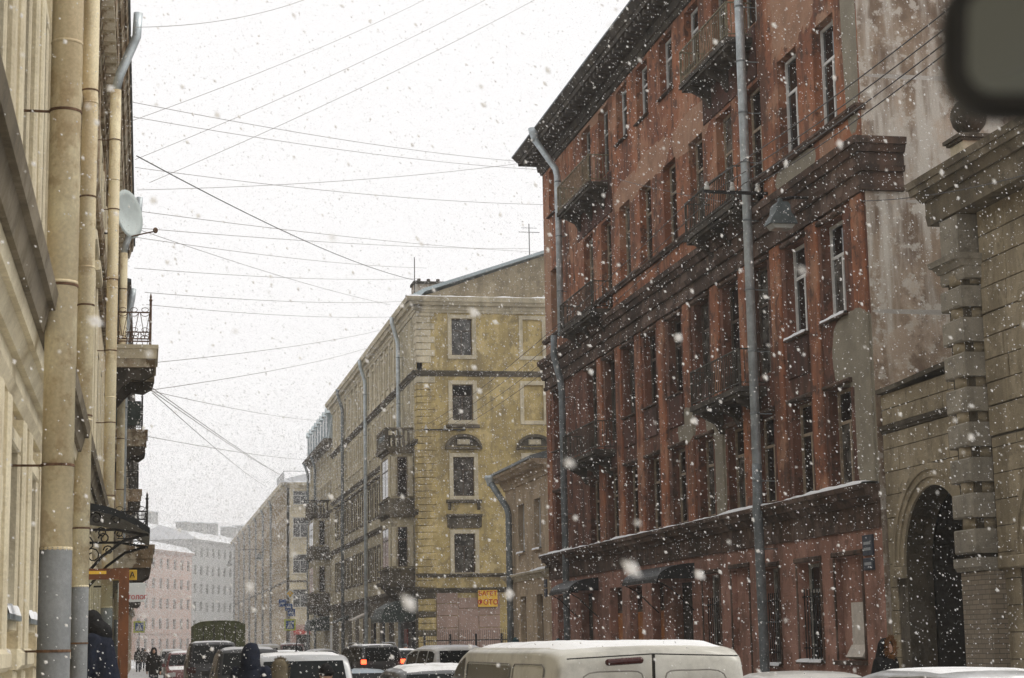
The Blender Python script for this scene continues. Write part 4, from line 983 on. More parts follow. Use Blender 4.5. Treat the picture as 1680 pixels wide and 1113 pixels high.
# balconies with wrought railings
def left_balcony(root, Ub, z, p, wd, style=0, soot=True):
    mb = MB(); mb.box(Ub, Ub+wd, -p, .01, z-.1, z); mb.box(Ub+.02, Ub+wd-.02, -p+.04, .01, z-.34, z-.101)
    o = mb.build('balcony', 'cream_trim' if style == 0 else 'brownstone', root)
    MB().box(Ub+.04, Ub+wd-.04, -p+.08, .01, z-.55, z-.341).build('balcony_soffit', 'brownstone', o)
    for k in (.1, .9):
        u = Ub+wd*k
        MB().prism([(.01, z-.551), (-p*.93, z-.551), (-p*.9, z-.72), (-p*.72, z-.86), (-p*.5, z-.82), (-p*.33, z-1.0), (-.16, z-1.32), (0.01, z-1.4)], 'x', u-.14, u+.14).build('corbel', 'soot', o)
    rb = MB(); f = -p+.2
    for u in (Ub+.06, Ub+wd-.06):
        rb.box(u-.03, u+.03, f-.03, f+.03, z+.001, z+1.05); rb.lathe([(.02, z+1.05), (.045, z+1.1), (.02, z+1.14), (.03, z+1.18), (.004, z+1.28)], 8, (u, f, 0))
        for zz in (.07, .13, .78): rb.box(u-.014, u+.014, f+.031, 0, z+zz, z+zz+.03)
        n = 4; wdt = -f
        for i in range(n):
            y0_ = f+wdt*i/n; y1_ = f+wdt*(i+1)/n; ym = (y0_+y1_)/2
            rb.tube([(u, y0_+.02, z+.78), (u, ym, z+.15)], .009, 5); rb.tube([(u, ym, z+.15), (u, y1_-.02, z+.78)], .009, 5)
            rb.tube([(u, ym+.085*math.cos(t*math.pi/4), z+.86+.055*math.sin(t*math.pi/4)) for t in range(9)], .009, 5); rb.tube([(u, ym+.1*math.cos(math.pi+t*math.pi/6), z+.77+.07*math.sin(math.pi+t*math.pi/6)) for t in range(7)], .009, 5)
            rb.tube([(u, ym+.11*math.cos(t*math.pi/6), z+.15+.07*math.sin(t*math.pi/6)) for t in range(7)], .009, 5)
    for zz in (.07, .13, .78): rb.box(Ub+.09, Ub+wd-.09, f-.014, f+.014, z+zz, z+zz+.03)
    n = int(wd/.22)
    for i in range(n):
        a = Ub+.08+(wd-.16)*i/n; b = Ub+.08+(wd-.16)*(i+1)/n; rb.tube([(a, f, z+.78), ((a+b)/2, f, z+.15), (b, f, z+.78)], .009, 5)
    rb.build('railing', 'rust' if style == 0 else 'iron', o)
    if style == 2: MB().box(Ub+.03, Ub+.04, f+.04, -.01, z+.14, z+.95).build('railing_panel', 'canopy_green', o)
    return o
left_balcony(lft, U(44.6), 9.22, 1.26, 3.0, 0)
left_balcony(lft, U(45.0), 4.42, 1.24, 3.0, 1)
# darker stone house behind it
lf2 = tag(empty('brown_left_house', (LX, 54.05, 0), R(90)), 'weathered brown stone house with balconies beyond the cream house', 'building')
w2 = 110.0
h2 = [(2.0+k*2.7, 3.2+k*2.7, a, b) for k in range(38) for (a, b) in ((1.8, 3.9), (5.6, 7.8), (9.2, 11.2))]
wall(lf2, I4, w2, 0, 12.6, h2, 'brownstone', .3); shell(lf2, I4, w2, 11, 0, 12.6, 'brownstone')
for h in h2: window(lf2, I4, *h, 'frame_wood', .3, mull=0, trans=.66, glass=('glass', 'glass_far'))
for k in range(0, 38, 1): MB().cbox(1.8+k*2.7, 3.4+k*2.7, -.24, .002, 8.0, 8.2, .05).build('window_hood', 'brownstone', lf2)
band(lf2, I4, 0, w2, [(4.4, 4.6, .08, .15), (4.6, 4.8, .25, .28)], 'brownstone', 'belt_course', ret=.01); band(lf2, I4, 0, w2, [(11.8, 12.1, .1, .2), (12.1, 12.6, .32, .5)], 'soot', 'eaves_cornice', ret=.1)
MB().prism([(-.5, 12.61), (-.5, 12.7), (5, 14.0), (11, 12.7)], 'x', 0, w2).build('roof', 'roof', lf2)
left_balcony(lf2, 61.5-54.05, 9.1, 1.05, 2.6, 2); left_balcony(lf2, 84-54.05, 9.0, .85, 2.6, 1); left_balcony(lf2, 100-54.05, 4.9, .9, 2.6, 1)
downpipe(lf2, I4, [(1.0, -.55, 12.6), (1.0, -.52, 12.3), (1.0, -.36, 11.4), (1.0, -.34, 11.0), (1.0, -.34, .3)], .1, 'zinc', (9, 6, 3))

# ------------------------------------------------------------------ vehicles
PROF = {  # (fraction of length from the rear, fraction of height) along the centre line
 'suv': [(0, .40), (.006, .56), (.02, .62), (.045, .78), (.085, .95), (.12, .985), (.22, 1.0), (.48, 1.0), (.58, .965), (.63, .92), (.735, .665), (.80, .63), (.95, .56), (.985, .48), (1, .34)],
 'sedan': [(0, .40), (.006, .60), (.02, .66), (.13, .69), (.18, .74), (.27, .93), (.32, .98), (.42, 1.0), (.52, 1.0), (.58, .97), (.63, .90), (.74, .69), (.80, .655), (.95, .55), (.985, .47), (1, .34)],
 'wagon': [(0, .40), (.006, .58), (.02, .64), (.05, .78), (.10, .94), (.14, .975), (.25, .995), (.48, 1.0), (.57, .965), (.63, .90), (.74, .68), (.80, .645), (.95, .55), (.985, .47), (1, .34)],
 'van': [(0, .30), (.003, .45), (.008, .80), (.014, .93), (.024, .972), (.05, .99), (.12, 1.0), (.66, 1.0), (.72, .965), (.76, .91), (.865, .62), (.90, .585), (.975, .48), (.99, .42), (1, .3)],
}
BELT = {'suv': .635, 'sedan': .665, 'wagon': .65, 'van': .60}
def interp(pr, t):
    for (a, za), (b, zb) in zip(pr[:-1], pr[1:]):
        if t <= b: return za+(zb-za)*(t-a)/(b-a)
    return pr[-1][1]
def car(name, label, loc, yaw, kind, paint, dims=(4.4, 1.8, 1.5), group=None, cat='car', lit=False, snow=.04, snow_on=('roof',), antenna=False, rails=False, panel_van=False, z0=.0, plate=True, lampz=(.505, .60)):
    Lc, W, H = dims; pr = PROF[kind]; zb = BELT[kind]*H
    root = tag(empty(name, (loc[0], loc[1], z0), R(yaw)), label, cat, group)
    def plan(t): return (W/2)*(1-.10*abs(2*t-1)**5-(.06*abs(2*t-1)**14))
    def zt(t): return interp(pr, t)*H
    tumble = .17 if kind != 'van' else .10
    def half(t, z):
        wd = plan(t)
        if z <= zb: return wd*(1-.02*max(0, (z-.5*H)/(.2*H)))
        return wd*(.98-tumble*((z-zb)/(H-zb))**1.15)
    def section(t):
        zz = zt(t); wd = plan(t); zl = .20 if .08 < t < .92 else .26
        zbb = min(zb, zz-.06); ze = max(zbb+.02, zz-.07); we = half(t, ze)
        pts = [(0, zl), (wd*.80, zl), (wd*.95, zl+.05), (wd*.995, .5*H*.62), (half(t, zbb*.8), zbb*.8), (half(t, zbb), zbb), ((half(t, zbb)+we)/2, (zbb+ze)/2), (we, ze), (we-.03, zz-.032), (we-.10, zz-.008), (we*.5, zz+.012), (0, zz+.02)]
        return pts
    ts = sorted({*[a for a, _ in pr], *[i/26 for i in range(27)], .003, .997})
    secs = [section(t) for t in ts]; n = len(secs[0]); mb = MB(); y = [-Lc/2+Lc*t for t in ts]
    for sgn in (1, -1): mb.grid([[(sgn*p[0], yy, p[1]) for p in (s if sgn == 1 else s)] for s, yy in zip(secs, y)])
    for k in (0, -1):
        s = secs[k]; mb.add([(p[0], y[k], p[1]) for p in s]+[(-p[0], y[k], p[1]) for p in s[::-1]], [tuple(range(2*n))])
    body = mb.build('body', paint, root, None, True, True)
    bm_ = body.modifiers.new('edge', 'EDGE_SPLIT'); bm_.split_angle = R(38)
    def yt(t): return -Lc/2+Lc*t
    def sidepane(t0, t1, sgn, nm='side_window', mat='carglass', lo=.03, hi=.10, off=.008):
        g = []
        for i in range(7):
            t = t0+(t1-t0)*i/6; a, b = zb+lo, max(zb+lo+.02, zt(t)-hi)
            g.append([(sgn*(half(t, a+(b-a)*j/4)+off), yt(t), a+(b-a)*j/4) for j in range(5)])
        return MB().grid(g).build(nm, mat, root, None, True)
    def endpane(za, zc, rear, nm, inset=.10):
        cand = [t for t in [i/400 for i in range(0, 401)] if (t < .4) == rear]
        g = []
        for i in range(7):
            z = za+(zc-za)*i/6
            t = min(cand, key=lambda q: abs(zt(q)-z)) if rear else min(cand, key=lambda q: abs(zt(q)-z))
            hwid = half(t, min(z, H))-inset; o = -.012 if rear else .012
            g.append([(hwid*(j/4-1), yt(t)+o-(.0 if rear else 0)*j, z+.026) for j in range(9)])
        return MB().grid(g).build(nm, 'carglass', root, None, True)
    if kind == 'van':
        for s in (-1, 1):
            sidepane(.66, .80, s); sidepane(.26, .63, s, hi=.17); sidepane(.06, .235, s, 'window_blank', paint, hi=.17, off=.006)
        for s in (-1, 1):
            for (a, b) in ((.26, .63), (.06, .235), (.66, .80)):
                q = [(s*(half(t, z_)+.012), yt(t), z_) for t, z_ in ((a, zb+.02), (a, H-.18), (a+.01, H-.15), (b-.01, H-.15), (b, H-.18), (b, zb+.02))]
                if b < .79: MB().tube(q, .006, 6).build('window_seal', 'window_seal_grey', root)
        endpane(.66*H, .9*H, False, 'windscreen')
        if not panel_van:
            hw_ = half(.01, .8*H)-.16; MB().box(-hw_, hw_, -Lc/2-.016, -Lc/2+.02, .62*H, .90*H).build('rear_window', 'carglass', root)
    else:
        cuts = {'suv': ((.09, .20), (.22, .40), (.42, .62)), 'wagon': ((.10, .22), (.24, .41), (.43, .63)), 'sedan': ((.25, .41), (.43, .63))}[kind]
        for s in (-1, 1):
            for a, b in cuts: sidepane(a, b, s)
        endpane(BELT[kind]*H+.02, .93*H, True, 'rear_window'); endpane(BELT[kind]*H+.04, .93*H, False, 'windscreen')
    # lamps, plate, bumper, mirrors, wheels
    for s in (-1, 1):
        if kind == 'van': MB().box(s*(W/2-.16), s*(W/2-.045), -Lc/2-.02, -Lc/2+.1, .38*H, .60*H).build('tail_lamp', 'tail_lit' if lit else 'tail', root)
        else:
            a, b = sorted((s*(W/2-(.34 if lampz[1] < .61 else .20)), s*(W/2-.02)))
            MB().box(a, b, -Lc/2-.012, -Lc/2+.14, lampz[0]*H, lampz[1]*H).build('tail_lamp', 'tail_lit' if lit else 'tail', root)
        a, b = sorted((s*(W/2-.42), s*(W/2-.08))); MB().box(a, b, Lc/2-.16, Lc/2-.004, .40*H, .50*H).build('headlamp', 'lampwhite', root)
        a, b = sorted((s*(plan(.66)+.02), s*(plan(.66)+.21))); MB().cbox(a, b, yt(.645), yt(.645)+.12, zb+.0, zb+.15, .03).build('wing_mirror', paint, root)
        for t in (.185, .815):
            r_ = .33 if H < 1.6 else .37; x = s*(W/2-.12)
            wl = MB().lathe([(r_*.6, -.1), (r_*.96, -.1), (r_, -.07), (r_, .07), (r_*.96, .1), (r_*.6, .1)], 18, (0, 0, 0), 'x').build('wheel', 'black', root, T(x, yt(t), r_+.002))
            MB().lathe([(.02, -.105), (r_*.58, -.103), (r_*.6, .103), (.02, .105)], 12, (0, 0, 0), 'x').build('rim', 'rim', wl)
    MB().cbox(-W/2+.1, W/2-.1, -Lc/2-.07, -Lc/2+.02, .30, .52, .03).build('rear_bumper', paint, root)
    if plate: MB().box(-.26, .26, -Lc/2-.085, -Lc/2-.071, .42, .53).build('number_plate', 'sign_white', root)
    if snow:
        t0, t1 = (.11, .56) if kind != 'sedan' else (.30, .56)
        if kind == 'van': t0, t1 = .012, .70
        nI, nJ = 16, 11; g = []
        rr = random.Random(name+label)
        for i in range(nI):
            t = t0+(t1-t0)*i/(nI-1); e = min(1, min(i, nI-1-i)/1.5); we = half(t, zt(t)-.07)-.075; row = []
            for j in range(nJ):
                x = we*(2*j/(nJ-1)-1); ej = min(1, min(j, nJ-1-j)/1.2); th = snow*e*ej*(.7+.6*rr.random())
                row.append((x, yt(t), zt(t)+.006+.014*(1-abs(x)/max(we, .1))+th-(.035 if e*ej == 0 else 0)))
            g.append(row)
        MB().grid(g).build('roof_snow', 'snow', root, None, True)
        if 'hood' in snow_on:
            g = []
            for i in range(8):
                t = .78+.17*i/7; g.append([(plan(t)*.86*(2*j/6-1), yt(t), zt(t)+.012+snow*(0 if j in (0, 6) or i in (0, 7) else .8)) for j in range(7)])
            MB().grid(g).build('bonnet_snow', 'snow', root, None, True)
    if antenna: MB().tube([(0, yt(.40), H+.01), (0, yt(.37), H+.22)], [.014, .006], 6).build('antenna', 'black', root); MB().ell((0, yt(.40), H+.02), (.04, .07, .035)).build('antenna_base', 'black', root)
    if rails:
        for s in (-1, 1): MB().tube([(s*(half(.2, H-.07)-.05), yt(t), zt(t)+o) for t, o in ((.14, .0), (.17, .085), (.35, .09), (.50, .08), (.53, -.0))], .02, 6).build('roof_rail', 'p_silver', root)
    if panel_van:
        yb = -Lc/2-.012; ws = half(.01, H*.85)
        MB().box(-.006, .006, yb-.012, yb+.05, .3, H-.075).build('door_seam', 'black', root)
        for s in (-1, 1):
            a, b = .10, ws-.16
            q = [(s*a, yb-.002, .8), (s*a, yb-.002, H-.27), (s*(a+.012), yb, H-.235), (s*(a+.045), yb+.002, H-.217), (s*(a+.10), yb+.003, H-.212), (s*(b-.16), yb+.003, H-.212), (s*(b-.09), yb+.002, H-.222), (s*(b-.04), yb, H-.25), (s*(b-.01), yb-.002, H-.31), (s*(b+.03), yb-.002, .8)]
            MB().tube(q, .0065, 6).build('door_crease', 'window_seal_grey', root)
        MB().tube([(-ws+.06, yb+.03, H-.10), (0, yb+.014, H-.07), (ws-.06, yb+.03, H-.10)], .006, 5).build('door_gap', 'black', root)
        mb = MB(); mb.tube([(-.40, yb+.012, H-.135), (-.12, yb+.008, H-.122)], .03, 10); mb.ell((-.40, yb+.012, H-.135), (.03, .03, .03)); mb.ell((-.12, yb+.008, H-.122), (.03, .03, .03)); mb.build('brake_lamp', 'tail', root)
    return root
MT['window_seal_grey'] = simple('grey_panel_crease', (.22, .21, .19), .6)
P_ = {'white': carpaint('white_car_paint', (.62, .61, .58)), 'van': carpaint('dirty_white_van_paint', (.54, .53, .48), .4, 0, .5), 'black': carpaint('black_car_paint', (.012, .013, .015), .3, 0, .12), 'silver': carpaint('silver_car_paint', (.42, .43, .44), .35, .4),
      'blue': carpaint('pale_blue_car_paint', (.42, .51, .58), .3, .1), 'grey': carpaint('grey_car_paint', (.07, .075, .08), .35, .2, .2), 'darkred': carpaint('dark_red_car_paint', (.13, .025, .025)), 'navy': carpaint('dark_blue_car_paint', (.025, .035, .06)), 'beige': carpaint('warm_white_car_paint', (.55, .53, .47))}
MT.update({'p_'+k: v for k, v in P_.items()})
car('panel_van', 'dirty white panel van with snowy roof in the foreground', (4.30, 18.5), 0, 'van', 'p_van', (6.2, 2.06, 1.93), cat='van', panel_van=True, snow=.03)
car('parked_car', 'white saloon parked right of the van below the barred windows', (9.35, 25.9), 0, 'sedan', 'p_white', (4.4, 1.78, 1.46), 'cars parked by the right pavement', snow=0)
car('parked_car', 'snow dusted silver crossover parked in front of the archway', (9.4, 21.2), 0, 'suv', 'p_silver', (4.3, 1.8, 1.56), 'cars parked by the right pavement', snow=.006)
car('estate_car', 'white car with raised roof rails nearest the lower right corner', (6.9, 14.8), 0, 'wagon', 'p_white', (4.5, 1.8, 1.56), snow=.008, rails=True)
car('saloon_car', 'pale blue saloon with whip antenna ahead of the van', (4.42, 40.5), 0, 'sedan', 'p_blue', (4.4, 1.74, 1.43), antenna=True, snow=0)
car('hatchback', 'dark grey hatchback with snowy roof just ahead of the van', (4.35, 28.3), 0, 'wagon', 'p_grey', (4.2, 1.76, 1.62), snow=.03)
car('minivan', 'silver minivan with small roof antenna left of the pale blue saloon', (2.5, 31.5), 0, 'suv', 'p_silver', (4.5, 1.8, 1.83), cat='minivan', snow=.018, antenna=True)
car('black_suv', 'black off-roader with glowing brake lamps', (9.1, 77.0), 11, 'suv', 'p_black', (4.8, 1.9, 1.90), cat='off-roader', lit=True, rails=True, snow=.015, lampz=(.60, .69))
car('white_crossover', 'white crossover with dark rear window left of the van', (8.35, 52.5), 9, 'suv', 'p_white', (4.5, 1.85, 1.84), snow=.03)
car('dark_hatchback', 'dark hatchback between the black off-roader and the white crossover', (11.9, 88.0), 4, 'wagon', 'p_grey', (4.2, 1.76, 1.66), snow=.02)
car('white_saloon', 'small white saloon turning far beyond the silver minivan', (11.2, 118.0), -52, 'sedan', 'p_white', (4.4, 1.76, 1.60), lit=True)
car('snowy_minibus', 'dark minibus with snow covered roof in front of the truck', (2.35, 66.5), 0, 'suv', 'p_black', (4.9, 1.85, 2.12), cat='minibus', snow=.02)
car('snowy_crossover', 'black crossover with snow on its roof before the minibus', (2.65, 49.5), 0, 'suv', 'p_black', (4.5, 1.82, 1.90), snow=.03)
car('kerb_car', 'dark red car parked at the left kerb nearest the walker', (1.85, 84.0), 180, 'suv', 'p_darkred', (4.3, 1.75, 1.72), 'cars parked at the left kerb', snow_on=('hood',))
car('kerb_car', 'grey car parked at the left kerb behind the dark red one', (1.95, 101.0), 180, 'sedan', 'p_grey', (4.4, 1.75, 1.65), 'cars parked at the left kerb', snow_on=('hood',))
car('kerb_car', 'pale car farthest along the left kerb', (1.9, 126.0), 180, 'suv', 'p_white', (4.4, 1.75, 1.75), 'cars parked at the left kerb', snow_on=('hood',))
car('far_van', 'small white van far off below the crossing sign', (7.9, 122.0), 0, 'van', 'p_beige', (4.6, 1.8, 1.95), cat='van')
car('far_suv', 'dark red off-roader far off right of the small white van', (9.9, 128.0), 0, 'suv', 'p_darkred', (4.6, 1.85, 2.0), cat='off-roader', lit=True)
car('oncoming_car', 'dark car far off left of the small white van', (6.2, 133.0), 0, 'suv', 'p_navy', (4.5, 1.8, 1.85))
car('queue_car', 'low dark saloon in the queue behind the pale blue saloon', (5.6, 60.0), 0, 'sedan', 'p_navy', (4.4, 1.75, 1.55), 'cars queuing in the distance', snow=.01)
car('queue_car', 'dark grey hatchback queuing left of the black off-roader', (6.2, 84.0), 0, 'wagon', 'p_grey', (4.2, 1.75, 1.7), 'cars queuing in the distance', snow=.015)
car('queue_car', 'dark crossover queuing just right of the canvas truck', (5.9, 103.0), 0, 'suv', 'p_black', (4.4, 1.8, 1.85), 'cars queuing in the distance', lit=True, snow=.015)
# canvas truck
tk = tag(empty('canvas_truck', (3.55, 92.0, 0)), 'army green truck with olive canvas tilt', 'truck')
n = 8; sec = [(-1.2, 1.15), (-1.2, 2.95)]+[(-1.2+2.4*i/n, 3.02+.12*math.sin(math.pi*i/n)**.6) for i in range(1, n)]+[(1.2, 2.95), (1.2, 1.15)]
mb = MB(); rows_ = []
for i in range(9):
    b = .06 if i % 2 else 0.0; rows_.append([(x*(1-b*.4), -2.6+5.2*i/8, z-(b if z > 2 else 0)) for x, z in sec])
mb.grid(rows_); mb.add(rows_[0], [tuple(range(len(sec)))]); mb.add(rows_[-1], [tuple(range(len(sec)))]); mb.build('canvas_tilt', 'canvas', tk, None, False)
MB().box(-1.2, 1.2, -2.6, 2.6, .85, 1.149).build('load_bed', 'canvas', tk); MB().box(-.5, .5, -2.7, 4.8, .5, .849).build('chassis', 'black', tk)
MB().prism([(2.75, .7), (2.75, 2.35), (3.9, 2.35), (4.3, 1.7), (4.9, 1.55), (4.95, .7)], 'x', -1.1, 1.1).build('cab', 'canvas', tk)
for x_ in (-.75, -.25, .25, .75): MB().box(x_-.02, x_+.02, -2.64, -2.602, 1.16, 2.9).build('canvas_strap', 'black', tk)
MB().tube([(x*1.005, -2.61, z) for x, z in sec], .03, 6).build('tilt_hoop', 'canvas', tk)
MB().box(-.9, .9, -2.66, -2.602, .9, 1.1).build('tailgate_plank', 'canvas', tk)
for s in (-1, 1):
    MB().box(s*1.0-.09, s*1.0+.09, -2.7, -2.605, .88, 1.0).build('tail_lamp', 'tail', tk)
    for yy in (-1.9, -.7, 3.7): MB().lathe([(.3, -.14), (.48, -.14), (.5, -.1), (.5, .1), (.48, .14), (.3, .14)], 18, (0, 0, 0), 'x').build('wheel', 'black', tk, T(s*1.0, yy, .502))
MB().grid([[(x, y_, z+.02) for x, z in sec[2:-2]] for y_ in (-2.5, 0, 2.5)]).build('tilt_snow', 'roofsnow', tk, None, True) if False else None

# ------------------------------------------------------------------ people
def remesh(mb, name, mat, parent, M=None, vox=.022, smooth=2):
    me = mb.mesh(name+'_src', mat); o = bpy.data.objects.new('tmp', me); TMP.collection.objects.link(o)
    r_ = o.modifiers.new('r', 'REMESH'); r_.mode = 'VOXEL'; r_.voxel_size = vox
    s = o.modifiers.new('s', 'SMOOTH'); s.iterations = smooth; s.factor = .5
    TMP.view_layers[0].update(); dg = TMP.view_layers[0].depsgraph; m2 = bpy.data.meshes.new_from_object(o.evaluated_get(dg)); bpy.data.objects.remove(o)
    m2.materials.clear(); m2.materials.append(MT[mat]); m2.shade_smooth(); m2.name = name
    return link(name, m2, parent, M)
def limb(mb, pts, rads, n=10):
    mb.tube(pts, list(rads), n)
    for p, r in zip(pts, rads): mb.ell(p, (r, r, r), n, 6)
CLOTH = {}
def cloth(name, c):
    if name not in MT: MT[name] = simple(name, c, .9, 0, .3, 14, .2, .4)
    return name
cloth('navy_cloth', (.012, .016, .030)); cloth('black_cloth', (.012, .012, .013)); cloth('brown_fur', (.16, .075, .028)); cloth('khaki_fur', (.14, .115, .075)); cloth('grey_cloth', (.07, .07, .072)); cloth('jeans', (.03, .038, .055)); cloth('red_hat', (.22, .03, .03)); cloth('teal_hat', (.02, .07, .08)); cloth('boots_mat', (.015, .013, .012)); cloth('dark_hair', (.02, .014, .01))
def person(label, loc, face, h=1.75, coat='black_cloth', legs='jeans', head='hood', hat='black_cloth', stride=.25, z0=.13, lean=0., group=None, bow=0., longcoat=False, vox=.024):
    """face = heading in degrees, 0 looks along +Y"""
    root = tag(empty('person', (loc[0], loc[1], z0), R(-face)), label, 'person', group)
    k = h/1.75; hip, sho, nk = .92*k, 1.43*k, 1.50*k; hy = lean*.45; hd = (0, hy+.03+bow*.10, 1.62*k-bow*.05)
    arms = []
    for s in (-1, 1):
        sw = s*stride
        arms.append([(s*.19*k, hy, sho-.02), (s*.245*k, hy-sw*.35-.02, 1.14*k), (s*.25*k, hy-sw*.8+.06, .88*k)])
    leg = []
    for s in (-1, 1):
        sw = s*stride
        leg.append([(s*.09*k, 0, hip), (s*.10*k, sw*.55+.03, .50*k), (s*.10*k, sw*1.1-.03*(sw < 0), .085*k)])
    b = MB()
    limb(b, [(0, 0, hip), (0, hy*.5, 1.15*k), (0, hy, sho-.05)], [.14*k, .135*k, .15*k]); limb(b, [(-.15*k, hy, sho-.04), (.15*k, hy, sho-.04)], [.085*k, .085*k])
    limb(b, [(0, hy, sho), (0, hy+.02, nk+.04)], [.06*k, .055*k]); b.ell(hd, (.078*k, .095*k, .118*k), 14, 10)
    b.ell((0, hd[1]+.093*k, hd[2]-.01), (.016, .022, .028), 8, 6)                                  # nose
    for s in (-1, 1):
        b.ell((s*.079*k, hd[1]-.005, hd[2]), (.012, .022, .033), 8, 6); b.ell((s*.030*k, hd[1]+.080*k, hd[2]+.025), (.02, .012, .008), 8, 6)
    b.ell((0, hd[1]+.088*k, hd[2]-.052), (.026, .012, .009), 8, 6)
    for A in arms:
        limb(b, A, [.052*k, .043*k, .032*k]); w_ = A[2]
        limb(b, [w_, (w_[0], w_[1]+.02, w_[2]-.08)], [.032, .036])
        for q, (dx, ln) in enumerate(((-.03, .065), (-.01, .078), (.01, .072), (.028, .055))):
            limb(b, [(w_[0]+dx*.3, w_[1]+.03+dx, w_[2]-.10), (w_[0], w_[1]+.035+dx, w_[2]-.10-ln*.6), (w_[0]-.012*(1 if w_[0] > 0 else -1), w_[1]+.045+dx, w_[2]-.10-ln)], [.012, .011, .009], 6)
        limb(b, [(w_[0]-.02*(1 if w_[0] > 0 else -1), w_[1]+.05, w_[2]-.05), (w_[0]-.03*(1 if w_[0] > 0 else -1), w_[1]+.075, w_[2]-.10)], [.013, .01], 6)
    for G in leg: limb(b, G, [.085*k, .055*k, .04*k])
    body = remesh(b, 'body', 'skin', root, None, vox*.7, 1)
    c = MB(); hem = .60*k if longcoat else .80*k
    limb(c, [(0, .0, hem+.02), (0, .0, hip), (0, hy*.5, 1.16*k), (0, hy, sho-.08)], [.20*k, .185*k, .172*k, .178*k], 14); limb(c, [(-.17*k, hy, sho-.05), (.17*k, hy, sho-.05)], [.10*k, .10*k])
    for A in arms: limb(c, [A[0], A[1], (A[2][0], A[2][1], A[2][2]+.03)], [.085*k, .072*k, .060*k])
    limb(c, [(0, hy, sho), (0, hy+.01, nk+.03)], [.10*k, .078*k])
    remesh(c, 'coat', coat, root, None, vox, 3)
    t = MB()
    for G in leg: limb(t, [(G[0][0], G[0][1], G[0][2]), G[1], (G[2][0], G[2][1], G[2][2]+.06)], [.105*k, .078*k, .072*k])
    remesh(t, 'trousers', legs, root, None, vox, 2)
    f = MB()
    for G in leg:
        x, y_, z = G[2]; limb(f, [(x, y_, .17*k), (x, y_, .08*k)], [.062*k, .06*k]); limb(f, [(x, y_-.03, .052), (x, y_+.16*k, .048)], [.05, .042])
    remesh(f, 'boots', 'boots_mat', root, None, vox, 1)
    hm = MB()
    if head in ('hood', 'fur'):
        # shell open at the face
        hm.ell((0, hd[1]-.035, hd[2]+.005), (.125*k, .118*k, .165*k), 16, 12); limb(hm, [(0, hd[1]-.05, hd[2]-.02), (0, hy-.03, nk-.02)], [.12*k, .14*k], 12)
        limb(hm, [(-.05, hd[1]+.0, hd[2]+.12*k), (.05, hd[1]+.0, hd[2]+.12*k)], [.045, .045])
        o = remesh(hm, 'hood', hat, root, None, vox, 3)
        if head == 'fur':
            rg = MB(); pts = [(.092*k*math.cos(a), hd[1]+.075, hd[2]+.012+.135*k*math.sin(a)) for a in [2*math.pi*i/18 for i in range(19)]]; rg.tube(pts, .03, 8)
            rr = random.Random(3)
            for p in pts:
                for _ in range(10):
                    d = Vector((p[0]*6+rr.uniform(-.6, .6), rr.uniform(-.3, .9), (p[2]-hd[2])*6+rr.uniform(-.6, .6))).normalized(); q = Vector(p)
                    rg.tube([q+d*.02, q+d*rr.uniform(.05, .085)], [.012, .002], 4)
            rg.build('fur_trim', 'brown_fur' if hat != 'khaki_fur' else 'khaki_fur', o)
    elif head == 'hat':
        hm.ell((0, hd[1]-.005, hd[2]+.055*k), (.105*k, .118*k, .105*k), 16, 10); limb(hm, [(0, hd[1], hd[2]+.12*k), (0, hd[1], hd[2]+.15*k)], [.05, .03]); remesh(hm, 'hat', hat, root, None, vox, 2)
        MB().lathe([(.108*k, -.02), (.118*k, 0), (.108*k, .03)], 16, (0, hd[1]-.005, hd[2]+.03)).build('hat_brim', hat, root, None, True)
    else:
        hm.ell((0, hd[1]-.02, hd[2]+.025), (.09*k, .10*k, .115*k), 16, 10); remesh(hm, 'hair', 'dark_hair', root, None, vox*.7, 2)
    return root
person('person in dark navy hooded jacket bending at the open shop door', (-.44, 22.75), -70, 1.9, 'navy_cloth', 'black_cloth', 'hood', 'black_cloth', .06, z0=.55, lean=.22, bow=.8, vox=.02)
person('walker in black winter jacket on the snowy left pavement', (.42, 75.0), 180, 1.80, 'black_cloth', 'jeans', 'hood', 'black_cloth', .2)
person('person in pointed navy hood in front of the snowy crossover', (1.44, 25.5), 20, 1.86, 'navy_cloth', 'jeans', 'hood', 'navy_cloth', .15, vox=.02, longcoat=True)
person('person in khaki fur hood beside the silver minivan', (1.98, 27.6), 10, 1.74, 'grey_cloth', 'jeans', 'fur', 'khaki_fur', .15, z0=.004, vox=.02)
person('dark haired person with round black hat before the silver minivan', (2.40, 24.8), 0, 1.70, 'black_cloth', 'jeans', 'hat', 'black_cloth', .1, z0=.004, vox=.02)
person('pedestrian in dark teal hat by the low beige house', (12.55, 62.5), 180, 1.92, 'black_cloth', 'jeans', 'hat', 'teal_hat', .15)
person('pedestrian behind the van roof by the beige house corner', (13.6, 60.5), 180, 1.86, 'grey_cloth', 'jeans', 'hat', 'teal_hat', .15)
person('dark pedestrian by the orange shop doors behind the van', (13.6, 52.5), 0, 1.80, 'black_cloth', 'jeans', 'hood', 'black_cloth', .15)
person('person with orange brown fur trimmed hood by the archway', (11.5, 27.6), 150, 1.76, 'black_cloth', 'jeans', 'fur', 'black_cloth', .1, vox=.02)
for i, (x, y_, h_, lb, ct) in enumerate(((-.35, 140, 1.78, 'tallest dark figure in the distant pavement crowd', 'black_cloth'), (.15, 146, 1.7, 'grey coated figure in the distant pavement crowd', 'grey_cloth'), (-.05, 152, 1.74, 'navy coated figure at the back of the pavement crowd', 'navy_cloth'), (.75, 156, 1.72, 'figure nearest the kerb in the distant crowd', 'black_cloth'))):
    person(lb, (x, y_), 180 if i % 2 else 0, h_, ct, 'jeans', 'hood' if i != 1 else 'hair', ct, .2, group='distant pavement crowd', vox=.035)
